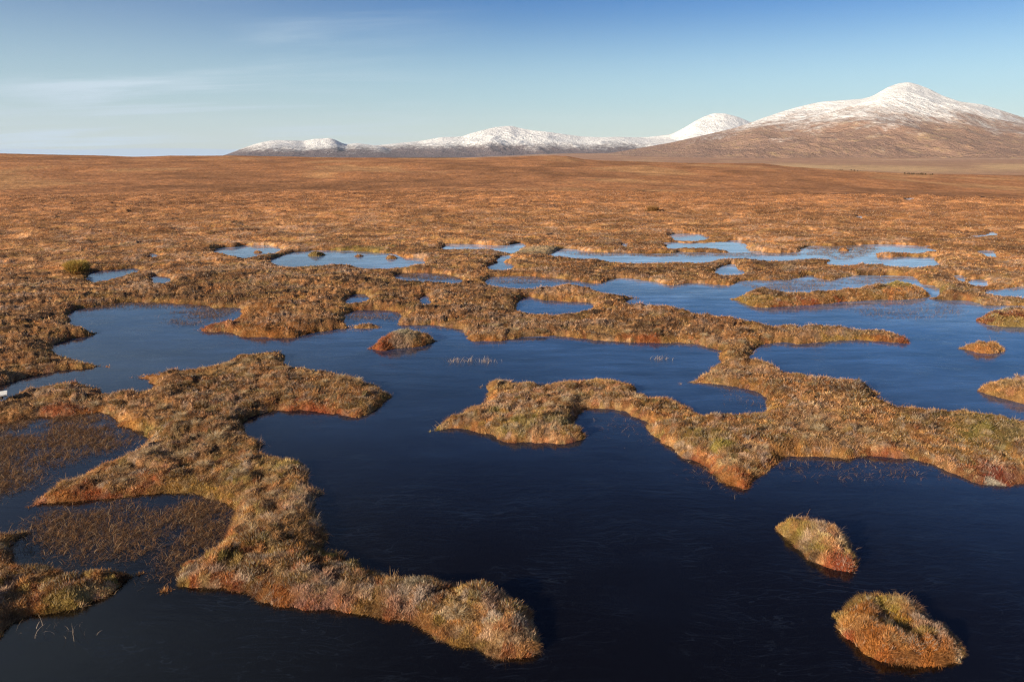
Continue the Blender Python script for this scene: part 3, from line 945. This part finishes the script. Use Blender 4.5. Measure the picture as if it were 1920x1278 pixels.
# ------------------------------------------------------------------ plants: every blade is geometry
def blades(px, py, pz, dirx, diry, L, W, th0, curl, col, seg=2, tipf=0.15):
    n = len(px)
    lv = seg
    V = np.empty((n, 2 * lv + 1, 3), np.float32)
    a = rng.uniform(0, math.pi, n)
    sx, sy = np.cos(a), np.sin(a)
    P = np.stack([px, py, pz], 1)
    th = th0.copy()
    step = L / seg
    for k in range(lv):
        w = W * (1 - 0.55 * k / lv) * 0.5
        V[:, 2 * k, 0] = P[:, 0] - sx * w
        V[:, 2 * k, 1] = P[:, 1] - sy * w
        V[:, 2 * k, 2] = P[:, 2]
        V[:, 2 * k + 1, 0] = P[:, 0] + sx * w
        V[:, 2 * k + 1, 1] = P[:, 1] + sy * w
        V[:, 2 * k + 1, 2] = P[:, 2]
        P = P + np.stack([np.sin(th) * dirx * step, np.sin(th) * diry * step, np.cos(th) * step], 1)
        th = th + curl / seg
    V[:, 2 * lv] = P
    nv = 2 * lv + 1
    base = []
    for k in range(lv - 1):
        base += [(2 * k, 2 * k + 1, 2 * k + 3), (2 * k, 2 * k + 3, 2 * k + 2)]
    base.append((2 * lv - 2, 2 * lv - 1, 2 * lv))
    F = (np.array(base, np.int32)[None] + (np.arange(n, dtype=np.int32) * nv)[:, None, None]).reshape(-1, 3)
    C = np.repeat(np.asarray(col, np.float32)[:, None, :], nv, 1)
    return V.reshape(-1, 3), F, C.reshape(-1, 3)


def plant_layer(x, y, z, s, kind, outx=None, outy=None):
    """kind: 'heather' | 'grass' | 'moss' -> (verts, faces, colours)"""
    n = len(x)
    d = np.hypot(x, y)
    px = d / 740.0
    f1, wx, wy, wid = lump(x, y)
    wl_ = np.hypot(wx, wy) + 1e-6
    ang = rng.uniform(0, 2 * math.pi, n)
    fd, fx, fy, fid = tuftc(x, y)
    fl = np.hypot(fx, fy) + 1e-6
    out_ = np.clip(fd / 0.6, 0, 1)
    prev = fbm(x / 1.3, y / 1.3, 2, 88) * 2 * math.pi * 1.6      # lie of the grass varies from place to place
    c = cover_color(x, y, s, 0.10)
    if kind == 'heather':
        dx = wx / wl_ * 0.25 + fx / fl * 0.8 + np.cos(ang) * 1.1
        dy = wy / wl_ * 0.25 + fy / fl * 0.8 + np.sin(ang) * 1.1
        L = rng.uniform(0.025, 0.075, n) * (0.6 + 0.5 * wid + 0.5 * fid) * (1 + 0.012 * d)
        W = np.maximum(rng.uniform(0.005, 0.009, n), 0.38 * px)
        th = rng.uniform(0.0, 1.1, n) + out_ * 0.5
        cu = rng.uniform(-0.7, 0.5, n)
        br = rng.uniform(0.4, 1.45, n)
        fr = (rng.random(n) < np.where(fid * 5.3 % 1.0 > 0.78, 0.42, 0.05))
        c = c * br[:, None]
        c[fr] = c[fr] * 0.35 + np.array((0.42, 0.36, 0.29)) * 0.65
        seg = 2
    elif kind == 'grass':
        dx = np.cos(prev) * 0.5 + fx / fl * 0.5 + np.cos(ang) * 1.4
        dy = np.sin(prev) * 0.5 + fy / fl * 0.5 + np.sin(ang) * 1.4
        L = rng.uniform(0.045, 0.10, n) * np.where(rng.random(n) < 0.10, 1.9, 1.0) * (0.7 + 0.6 * fid) * (1 + 0.006 * d)
        W = np.maximum(rng.uniform(0.0025, 0.0045, n), 0.22 * px)
        th = rng.uniform(0.2, 1.45, n)
        cu = rng.uniform(0.0, 3.0, n)
        st = rng.uniform(0.2, 0.7, n)[:, None]
        tone = np.where((rng.random(n) < 0.22)[:, None], np.array((0.56, 0.43, 0.29)), np.array((0.54, 0.31, 0.12)))
        c = (c * (1 - st) + tone * st) * rng.uniform(0.55, 1.4, n)[:, None]
        seg = 3
    else:
        dx, dy = np.cos(ang), np.sin(ang)
        L = rng.uniform(0.025, 0.06, n) * (1 + 0.01 * d)
        W = np.maximum(rng.uniform(0.009, 0.016, n), 0.5 * px)
        th = rng.uniform(0.0, 0.9, n)
        cu = rng.uniform(0, 0.8, n)
        c = c * rng.uniform(0.65, 1.35, n)[:, None]
        seg = 1
    l = np.hypot(dx, dy) + 1e-6
    col = np.clip(c, 0.01, 0.8)
    return blades(x, y, z - 0.008, dx / l, dy / l, L, W, th, cu, col, seg)


def fringe(x, y, z, s, sdf):
    e = 0.06
    gx = sdf(x + e, y) - sdf(x - e, y)
    gy = sdf(x, y + e) - sdf(x, y - e)
    g = np.hypot(gx, gy) + 1e-6
    n = len(x)
    d = np.hypot(x, y)
    ang = rng.uniform(0, 6.283, n)
    dx, dy = -gx / g + 0.75 * np.cos(ang), -gy / g + 0.75 * np.sin(ang)
    l = np.hypot(dx, dy) + 1e-6
    cl = fbm(x / 0.3, y / 0.3, 3, 501)
    c = cover_color(x, y, s, 0.12)
    tone = np.where((rng.random(n) < 0.5)[:, None], np.array((0.50, 0.27, 0.11)), np.array((0.34, 0.15, 0.06)))
    c = (c * 0.5 + tone * 0.5) * rng.uniform(0.45, 1.3, n)[:, None]
    return blades(x, y, z, dx / l, dy / l, rng.uniform(0.03, 0.15, n) * (0.2 + 1.3 * cl) * 0.85, np.maximum(rng.uniform(0.003, 0.006, n), 0.24 * d / 740),
                  rng.uniform(0.5, 1.4, n), rng.uniform(0.2, 1.8, n), np.clip(c, 0.01, 0.8), 3)


def grass_bias(x, y):
    return fbm(x / 1.1, y / 1.0, 3, 201)


def split_kinds(x, y, s, bias=0.0):
    fd, fx, fy, fid = tuftc(x, y)
    g = grass_bias(x - fx * 0.17, y - fy * 0.17) + (fid * 9.7 % 1.0 - 0.5) * 0.30 - bias + rng.normal(0, 0.03, len(x))
    kind = np.where(g > 0.50, 1, 0)
    kind = np.where((s < 0.22) & (fid * 6.1 % 1.0 < 0.45) & (rng.random(len(x)) < 0.7), 2, kind)
    return kind


def scatter_polar(n, d0, d1, amax=R(47)):
    az = rng.uniform(-amax, amax, n)
    inv = rng.uniform(1 / d1, 1 / d0, n)
    d = 1 / inv
    return d * np.sin(az), d * np.cos(az)


names = {0: 'heather_cover', 1: 'grass_cover', 2: 'moss_cover'}
store = {0: [], 1: [], 2: []}
for (n, d0, d1) in ((2250000, 7.2, 40.0), (520000, 40.0, 170.0)):
    x, y = scatter_polar(n, d0, d1)
    a, b = warp(x, y)
    s = sd_land(x + a, y + b)
    k = s > 0.0
    x, y, s = x[k], y[k], s[k]
    z = land_z(x, y, s)[0]
    kd = split_kinds(x, y, s)
    for q in (0, 1, 2):
        m = kd == q
        store[q].append((x[m], y[m], z[m], s[m]))
for q, nm in names.items():
    x, y, z, s = (np.concatenate([t[i] for t in store[q]]) for i in range(4))
    V, F, C = plant_layer(x, y, z, s, ('heather', 'grass', 'moss')[q])
    tag(mesh_np(nm, V, F, M_BLADE, C), kind='stuff')
    print(nm, len(x), round(time.time() - T0, 1))
del store

x, y = scatter_polar(1800000, 7.2, 34.0)
a, b = warp(x, y)
s = sd_land(x + a, y + b)
k = (s > 0.0) & (s < 0.11) & (fbm(x / 0.25, y / 0.25, 2, 515) > 0.47)
x, y, s = x[k], y[k], s[k]
z = land_z(x, y, s)[0]


def sd_w(x, y):
    a, b = warp(x, y)
    return sd_land(x + a, y + b)


V, F, C = fringe(x, y, z, s, sd_w)
tag(mesh_np('trailing_grass', V, F, M_BLADE, C), kind='stuff')
print('fringe', len(x), round(time.time() - T0, 1))

# sedge standing in the shallow water
sx_, sy_, sz_ = [], [], []
for poly, dens in MARSH:
    P = plan(poly, True, 0.0)
    x0, y0 = P.min(0) - 0.5
    x1, y1 = P.max(0) + 0.5
    area = (x1 - x0) * (y1 - y0)
    dm = max(8.0, math.hypot((x0 + x1) / 2, (y0 + y1) / 2))
    n = int(min(area * 4200 * dens * min(1.0, (16.0 / dm) ** 1.3), 240000))
    x, y = rng.uniform(x0, x1, n), rng.uniform(y0, y1, n)
    fld = Field(x0, y0, x1, y1, 0.05 if dm < 25 else 0.12, lambda f, P=P: f.rast(P), 12)
    inside = fld(x, y)
    clump = fbm(x / 0.5, y / 0.5, 3, 301) + 0.3 * (fbm(x / 2.2, y / 2.2, 2, 305) - 0.5)
    k = (inside + rng.normal(0, 0.18, n) > 0.02) & (rng.random(n) < sstep(0.16, 0.62, clump)) & (sd_land(x, y) < 0.05)
    sx_.append(x[k]); sy_.append(y[k])
x, y = np.concatenate(sx_), np.concatenate(sy_)
n = len(x)
ang = rng.uniform(0, 2 * math.pi, n)
fx = worley(x / 0.14, y / 0.14, 177)
fl = fx[0] + 1e-3
dx, dy = fx[1] / fl + np.cos(ang) * 0.8, fx[2] / fl + np.sin(ang) * 0.8
l = np.hypot(dx, dy) + 1e-6
d = np.hypot(x, y)
tone = np.where((rng.random(n) < 0.3)[:, None], np.array((0.50, 0.34, 0.20)), np.array((0.38, 0.185, 0.075)))
flat = rng.random(n) < 0.55                       # stems that have fallen and lie on the water
tone = np.where(flat[:, None], np.array((0.26, 0.145, 0.075)), tone)
V, F, C = blades(x, y, np.where(flat, 0.004, -0.02), dx / l, dy / l, rng.uniform(0.07, 0.21, n), np.maximum(rng.uniform(0.003, 0.006, n), 0.17 * d / 740),
                 np.where(flat, rng.uniform(1.25, 1.5, n), rng.uniform(0.1, 0.9, n)), np.where(flat, rng.uniform(0.0, 0.15, n), rng.uniform(1.0, 2.5, n)), tone * rng.uniform(0.28, 0.92, n)[:, None], 4)
tag(mesh_np('sedge', V, F, M_BLADE, C), kind='stuff')
print('sedge', n, round(time.time() - T0, 1))

# ------------------------------------------------------------------ islets: each a thing with a peat base and its plants
ISL = {
 'long': ('long low island with a lime green moss hump near its right end', 45000),
 'redge': ('dark red islet with pale lichen top, cut by the right edge beside the far bank', 14000),
 'oval': ('small oval rust brown islet alone in the blue water at the right', 11000),
 'edge': ('rounded brown heather islet cut off by the right edge, just above the long right bank', 15000),
 'pear': ('near pear shaped islet, olive in front, crimson at its right tip, frosty on top', 30000),
 'near': ('nearest islet, round with a dark sunken centre and bushy orange rim', 60000),
 'small': ('humped islet with pale lichen crest left of centre, off the tip of the middle bank', 14000),
 'dot_a': ('tiny dark hummock in the farthest left pool', 700),
 'dot_b': ('tiny olive yellow hummock at the left of the long far pool', 1600),
 'dot_c': ('tiny brown hummock at the back edge of the long far pool', 900),
 'dot_d': ('tiny round brown hummock near the right end of the long far pool', 900),
 'dot_e': ('tiny brown hummock near the back of the far right pool', 900),
}
for key, pts in ISLETS.items():
    if key.startswith('dot'):
        q_ = np.array(pts, float)
        x1_, y1_ = ground_at(q_[:, 0].mean(), q_[:, 1].max() + 1.0, 0.0)
        w_ = (q_[:, 0].max() - q_[:, 0].min()) / FPX * math.hypot(float(x1_), float(y1_)) * 0.62
        t_ = np.linspace(0, 2 * math.pi, 24, endpoint=False)
        P = np.stack([x1_ + w_ * np.cos(t_) * (1 + 0.12 * np.sin(3 * t_)), y1_ + w_ + w_ * np.sin(t_)], 1)
    else:
        P = plan(pts, False, 0.26)
    label, nb = ISL[key]
    dot = key.startswith('dot')
    x0, y0 = P.min(0) - 0.5
    x1, y1 = P.max(0) + 0.5
    cxy = P.mean(0)
    dist = math.hypot(*cxy)
    res = 0.04 if dist < 25 else 0.08
    fld = Field(x0, y0, x1, y1, res, lambda f, P=P: f.rast(P), 24 if res == 0.04 else 14)

    def iz(x, y):
        a, b = warp(x, y)
        wf = 0.08 if dot else 0.6
        s = fld(x + a * wf, y + b * wf)
        d = np.hypot(x, y)
        z = height_from_sd(x, y, s, np.minimum(d, 20), 1.3)
        z = z + np.where(s > 0, (0.0 if key == 'near' else 0.10) * sstep(0.1, 0.9, s), 0)
        if key in ('near', 'pear', 'oval', 'edge'):
            t3 = tuftc(x, y)
            z = z + np.where(s > 0.03, np.clip(1 - (t3[0] / 0.7) ** 2, 0, 1) * 0.055 * t3[3], 0)
        if key == 'near':
            hx, hy = ground_at(1672, 1165, 0.1)
            z = z - np.where(s > 0, 0.08, 0) * np.exp(-(((x - hx) / 0.30) ** 2 + ((y - hy) / 0.34) ** 2))
            z = z + np.where(s > 0, 0.05, 0) * sstep(hy + 0.2, hy + 0.7, y)
        return z, s
    step = 0.03 if dist < 12 else (0.05 if dist < 25 else 0.09)
    gx = np.arange(x0, x1, step)
    gy = np.arange(y0, y1, step)
    XX, YY = np.meshgrid(gx, gy)
    z, s = iz(XX.ravel(), YY.ravel())
    idx = np.arange(XX.size).reshape(XX.shape)
    f = np.stack([idx[:-1, :-1], idx[:-1, 1:], idx[1:, 1:], idx[1:, :-1]], -1).reshape(-1, 4)
    f = f[(s[f] > -0.12).all(1)]
    used = np.unique(f)
    remap = np.full(XX.size, -1)
    remap[used] = np.arange(len(used))
    V = np.stack([XX.ravel(), YY.ravel(), z], 1)[used]
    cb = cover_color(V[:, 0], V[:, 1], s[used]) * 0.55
    root = empty('bog_islet', (float(cxy[0]), float(cxy[1]), 0.0))
    tag(root, label, 'islet')
    L0 = (float(cxy[0]), float(cxy[1]), 0.0)
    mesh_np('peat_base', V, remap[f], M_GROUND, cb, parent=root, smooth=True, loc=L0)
    x, y = rng.uniform(x0, x1, nb * 3), rng.uniform(y0, y1, nb * 3)
    z, s = iz(x, y)
    k = s > 0.0
    x, y, z, s = x[k][:nb], y[k][:nb], z[k][:nb], s[k][:nb]
    if dist < 20:
        m = (s < 0.10) & (fbm(x / 0.25, y / 0.25, 2, 515) > 0.52)
        V, F, C = fringe(x[m], y[m], z[m], s[m], lambda x, y: iz(x, y)[1])
        mesh_np('trailing_grass', V, F, M_BLADE, C, parent=root, loc=L0)
    kd = split_kinds(x, y, s, 0.16 if key in ('near', 'pear') else 0.0)
    if dot:
        kd[:] = 0
    for q, nm in ((0, 'heather'), (1, 'grass'), (2, 'moss')):
        m = kd == q
        if m.sum() < 30:
            continue
        V, F, C = plant_layer(x[m], y[m], z[m], s[m], nm)
        mesh_np(nm, V, F, M_BLADE, C, parent=root, loc=L0)
print('islets', round(time.time() - T0, 1))


# ------------------------------------------------------------------ single plants one could point at
def proto_tuft(n, r0, L, W, th, curl, cols, dome=0.0, seg=3):
    a = rng.uniform(0, 2 * math.pi, n)
    rr = r0 * np.sqrt(rng.random(n))
    x, y = rr * np.cos(a), rr * np.sin(a)
    z = dome * (1 - (rr / r0) ** 2) - 0.01
    a2 = a + rng.normal(0, 0.5, n)
    c = np.asarray(cols)[rng.integers(0, len(cols), n)] * rng.uniform(0.65, 1.25, n)[:, None]
    return blades(x, y, z, np.cos(a2), np.sin(a2), rng.uniform(*L, n), rng.uniform(*W, n), rng.uniform(*th, n) * (0.35 + 0.65 * rr / r0), rng.uniform(*curl, n), np.clip(c, 0.01, 0.8), seg)


def mesh_only(name, VFC, mat):
    o = mesh_np(name, VFC[0], VFC[1], mat, VFC[2])
    me = o.data
    bpy.data.objects.remove(o)
    return me


HC = [(0.20, 0.10, 0.045), (0.30, 0.15, 0.06), (0.42, 0.23, 0.09), (0.13, 0.08, 0.045), (0.46, 0.38, 0.28), (0.30, 0.22, 0.07)]
GCOL = [(0.56, 0.42, 0.25), (0.62, 0.52, 0.36), (0.44, 0.27, 0.12), (0.5, 0.36, 0.2)]
bush_me = [mesh_only('heather_bush', proto_tuft(1300, 0.15, (0.03, 0.11), (0.005, 0.010), (0.1, 1.3), (-0.8, 0.6), HC, 0.055, 2), M_BLADE) for _ in range(4)]
tuft_me = [mesh_only('grass_tuft', proto_tuft(420, 0.08, (0.08, 0.20), (0.003, 0.006), (0.3, 1.3), (0.6, 2.2), GCOL, 0.02, 4), M_BLADE) for _ in range(4)]


def land_point(u, v):
    """where the view ray of a photo point meets the bank"""
    t0 = 4.0
    dx, dy, dz = ray(u, v)
    hh = math.hypot(dx, dy)
    z = 0.0
    for _ in range(12):
        x, y = ground_at(u, v, z)
        z = float(land_z(np.array([float(x)]), np.array([float(y)]))[0][0])
    return float(x), float(y), z


def put(name, me, loc, rot, sc, label, cat, group=None):
    o = bpy.data.objects.new(name, me)
    o.location = loc
    o.rotation_euler = (0, 0, rot)
    o.scale = sc
    COLL.objects.link(o)
    return tag(o, label, cat, group)


cand_x, cand_y = scatter_polar(2600, 8.2, 26.0, R(35))
ss = sd_land(cand_x, cand_y)
gb = grass_bias(cand_x, cand_y)
zz = land_z(cand_x, cand_y)[0]
placed = []
nb_, ng_ = 0, 0
for x, y, s, g, z in zip(cand_x, cand_y, ss, gb, zz):
    if s < 0.28 or any((x - a) ** 2 + (y - b) ** 2 < 0.20 for a, b in placed):
        continue
    if g < 0.50 and nb_ < 90:
        placed.append((x, y)); nb_ += 1
        q = rng.uniform(0.75, 1.25)
        put('heather_bush', bush_me[nb_ % 4], (x, y, z - 0.02), rng.uniform(0, 6.28), (q * rng.uniform(0.8, 1.5), q * rng.uniform(0.8, 1.4), q * rng.uniform(0.7, 1.0)),
            'brown heather bush standing among the low growth of the near banks', 'heather bush', 'heather bushes on the near banks')
    elif g >= 0.50 and ng_ < 70:
        placed.append((x, y)); ng_ += 1
        q = rng.uniform(0.6, 1.1)
        put('grass_tuft', tuft_me[ng_ % 4], (x, y, z - 0.01), rng.uniform(0, 6.28), (q, q, q * rng.uniform(0.75, 1.1)),
            'straw coloured grass tuft arching over the growth of the near banks', 'grass tuft', 'grass tufts on the near banks')
print('bushes', nb_, ng_)
for (u, v, q, lab) in ((1237, 742, 1.3, 'pale straw tuft on the back rim of the middle bank, left of the round inlet'),
                       (360, 790, 1.2, 'pale tuft on the crest of the left bank where it narrows'),
                       (405, 820, 1.3, 'orange brown tuft in the middle of the left bank')):
    x, y, z = land_point(u, v)
    put('grass_tuft', tuft_me[0], (x, y, z - 0.01), 1.0, (q, q, q), lab, 'grass tuft')

# the two big far tussocks
def tussock(u, v, r0, h, cols, label, n=2600):
    x, y, z = land_point(u, v)
    root = empty('grass_tussock', (x, y, z - 0.03))
    tag(root, label, 'tussock')
    VFC = proto_tuft(n, r0 * 0.55, (h * 0.75, h * 1.1), (0.02, 0.035), (0.05, 0.8), (0.1, 0.9), cols, h * 0.1, 3)
    mesh_np('blades', VFC[0], VFC[1], M_BLADE, VFC[2], parent=root)
    VFC = proto_tuft(500, r0, (h * 0.2, h * 0.5), (0.02, 0.04), (0.6, 1.4), (0.2, 0.7), [(0.3, 0.17, 0.07), (0.2, 0.12, 0.05)], h * 0.15, 2)
    mesh_np('thatch', VFC[0], VFC[1], M_BLADE, VFC[2], parent=root)


tussock(145, 508, 0.62, 0.66, [(0.60, 0.42, 0.10), (0.5, 0.36, 0.09), (0.50, 0.28, 0.09), (0.25, 0.2, 0.06)], 'tall olive gold grass tussock beside a small pool at the far left')
tussock(1224, 396, 0.8, 0.6, [(0.36, 0.19, 0.07), (0.24, 0.13, 0.05)], 'lone dark brown tussock far out on the moor, right of centre', 1500)

# little sedge clumps in the open water
for (u, v, sc, lab) in ((855, 678, 0.9, 'leftmost of three sparse sedge clumps in the open water above the middle bank'),
                        (878, 677, 0.6, 'thinnest, middle one of three sedge clumps in the open water above the middle bank'),
                        (910, 678, 1.1, 'rightmost and widest of three sedge clumps in the open water above the middle bank'),
                        (1240, 673, 0.7, 'sparse sedge clump in the open water below the long right spit'),
                        (143, 1187, 0.7, 'few bent sedge stems in the dark water below the bottom left bank'),
                        (90, 1176, 0.9, 'arching sedge stems in dark water at the bottom left corner bank')):
    x, y = ground_at(u, v, 0.0)
    n = int(46 * sc) if v < 1000 else 9
    px, py = rng.normal(0, 0.17 * sc, n), rng.normal(0, 0.12 * sc, n)
    an = rng.uniform(0, 6.28, n)
    dd = math.hypot(float(x), float(y))
    W = max(0.005, 0.3 * dd / 740)
    VFC = blades(px, py, np.full(n, -0.02), np.cos(an), np.sin(an), rng.uniform(0.12, 0.26, n), np.full(n, W), rng.uniform(0.05, 0.5, n), rng.uniform(0.6, 2.2, n),
                 np.array((0.45, 0.34, 0.26)) * rng.uniform(0.6, 1.2, n)[:, None], 4)
    o = mesh_np('sedge_clump', VFC[0], VFC[1], M_BLADE, VFC[2])
    o.location = (float(x), float(y), 0)
    tag(o, lab, 'sedge')


# ------------------------------------------------------------------ boardwalk end at the left edge
def box(name, c, size, mat, parent, rz=0.0, bev=0.006):
    import bmesh
    bm = bmesh.new()
    bmesh.ops.create_cube(bm, size=1.0)
    for v in bm.verts:
        v.co.x *= size[0]; v.co.y *= size[1]; v.co.z *= size[2]
    bmesh.ops.bevel(bm, geom=bm.edges[:], offset=bev, segments=2, affect='EDGES')
    me = bpy.data.meshes.new(name)
    bm.to_mesh(me); bm.free()
    me.materials.append(mat)
    o = bpy.data.objects.new(name, me)
    o.location = c
    o.rotation_euler = (0, 0, rz)
    COLL.objects.link(o)
    o.parent = parent
    return o


bx, by = ground_at(12, 737, 0.30)
walk = empty('boardwalk', (float(bx), float(by), 0.0))
walk.rotation_euler = (0, 0, R(12))
tag(walk, 'end of a frosty white boardwalk with dark gaps at the left edge', 'boardwalk')
for i in range(7):
    box('plank', (-i * 0.215 - 0.06, 0.0, 0.30), (0.155, 0.36, 0.04), M_FROST_WOOD, walk, R(rng.uniform(18, 24)))
for sgn in (-1, 1):
    box('bearer', (-0.8, sgn * 0.11, 0.232), (1.5, 0.07, 0.09), M_WOOD, walk)
    for q in (-0.25, -1.3):
        box('post', (q, sgn * 0.11, -0.09), (0.06, 0.06, 0.55), M_WOOD, walk)

# ------------------------------------------------------------------ far conifers at the foot of the moor
M_NEEDLE, nt = new_mat('dark_needles')
pos, _ = geo_pos(nt)
g = noise_node(nt, pos, 3.0, 3, 0.6)
out_surface(nt, principled(nt, mixcol(nt, g, (0.03, 0.045, 0.015), (0.09, 0.11, 0.03)), 0.8, 0.1).outputs[0])


def conifer_meshes():
    n = 900
    t = rng.random(n) ** 0.8
    a = rng.uniform(0, 6.28, n)
    hgt = 2.6
    rad = 0.95 * (1 - t) * (0.75 + 0.25 * np.sin(t * 40)) + 0.05
    r = rad * rng.uniform(0.3, 1.0, n)
    V, F, C = blades(r * np.cos(a), r * np.sin(a), 0.25 + t * hgt, np.cos(a), np.sin(a), rng.uniform(0.2, 0.45, n), np.full(n, 0.11), rng.uniform(1.0, 1.7, n), rng.uniform(0, 0.4, n), np.zeros((n, 3)), 1)
    crown = mesh_np('crown', V, F, M_NEEDLE)
    ang = np.linspace(0, 2 * math.pi, 8, endpoint=False)
    tv = [(0.10 * math.cos(q), 0.10 * math.sin(q), -0.3) for q in ang] + [(0.02 * math.cos(q), 0.02 * math.sin(q), 2.7) for q in ang]
    tf = [(i, (i + 1) % 8, 8 + (i + 1) % 8, 8 + i) for i in range(8)]
    trunk = mesh_np('trunk', tv, tf, M_WOOD)
    return crown, trunk


crown, trunk = conifer_meshes()
cme, tme = crown.data, trunk.data
bpy.data.objects.remove(crown)
bpy.data.objects.remove(trunk)
spots = [(u, 327.5 + (u - 1700) * 0.025) for u in (1696, 1701, 1704, 1706, 1709, 1711, 1713, 1715, 1718, 1720, 1722, 1725, 1727, 1730, 1735, 1744, 1748)] + [(1575, 319), (1579, 319), (1596, 320.5), (1602, 321), (1608, 322), (1613, 322)]
for i, (u, v) in enumerate(spots):
    az = math.atan2(*[float(q) for q in ray(u, v)[:2]])
    dx, dy, dz = [float(q) for q in ray(u, v)]
    ds = np.linspace(300, 1600, 1400)
    xs, ys = ds * math.sin(az), ds * math.cos(az)
    gz = land_z(xs, ys)[0]
    rz_ = H + dz / math.hypot(dx, dy) * ds
    hit = np.argmax(rz_ <= gz) if (rz_ <= gz).any() else 500
    root = empty('conifer', (float(xs[hit]), float(ys[hit]), float(gz[hit])))
    q = rng.uniform(0.6, 1.15)
    root.scale = (q, q, q * 0.45)
    root.rotation_euler = (0, 0, rng.uniform(0, 6.28))
    tag(root, 'small dark green conifer far off where the moor meets the valley at the right' if u > 1650 else 'small dark conifer far off in the short row left of the main stand', 'conifer',
        'conifers of the far right stand' if u > 1650 else 'conifers of the short far row')
    for nm, me in (('crown', cme), ('trunk', tme)):
        o = bpy.data.objects.new(nm, me)
        COLL.objects.link(o)
        o.parent = root

# ------------------------------------------------------------------ air
USE_HAZE = True
if USE_HAZE:
    M_HAZE = bpy.data.materials.new('air')
    M_HAZE.use_nodes = True
    nt = M_HAZE.node_tree
    nt.nodes.clear()
    o_ = nt.nodes.new('ShaderNodeOutputMaterial')
    pv = nt.nodes.new('ShaderNodeVolumePrincipled')
    pv.inputs['Color'].default_value = (0.80, 0.88, 1.0, 1)
    pv.inputs['Density'].default_value = 2.6e-5
    nt.links.new(pv.outputs[0], o_.inputs['Volume'])
    X0, X1, Y0, Y1, Z0, Z1 = -9500, 9500, -60, 13500, -62, 640
    vs = [(x, y, z) for z in (Z0, Z1) for (x, y) in ((X0, Y0), (X1, Y0), (X1, Y1), (X0, Y1))]
    fs = [(0, 3, 2, 1), (4, 5, 6, 7), (0, 1, 5, 4), (1, 2, 6, 5), (2, 3, 7, 6), (3, 0, 4, 7)]
    tag(mesh_np('haze', vs, fs, M_HAZE), kind='stuff')
print('scene built', round(time.time() - T0, 1))
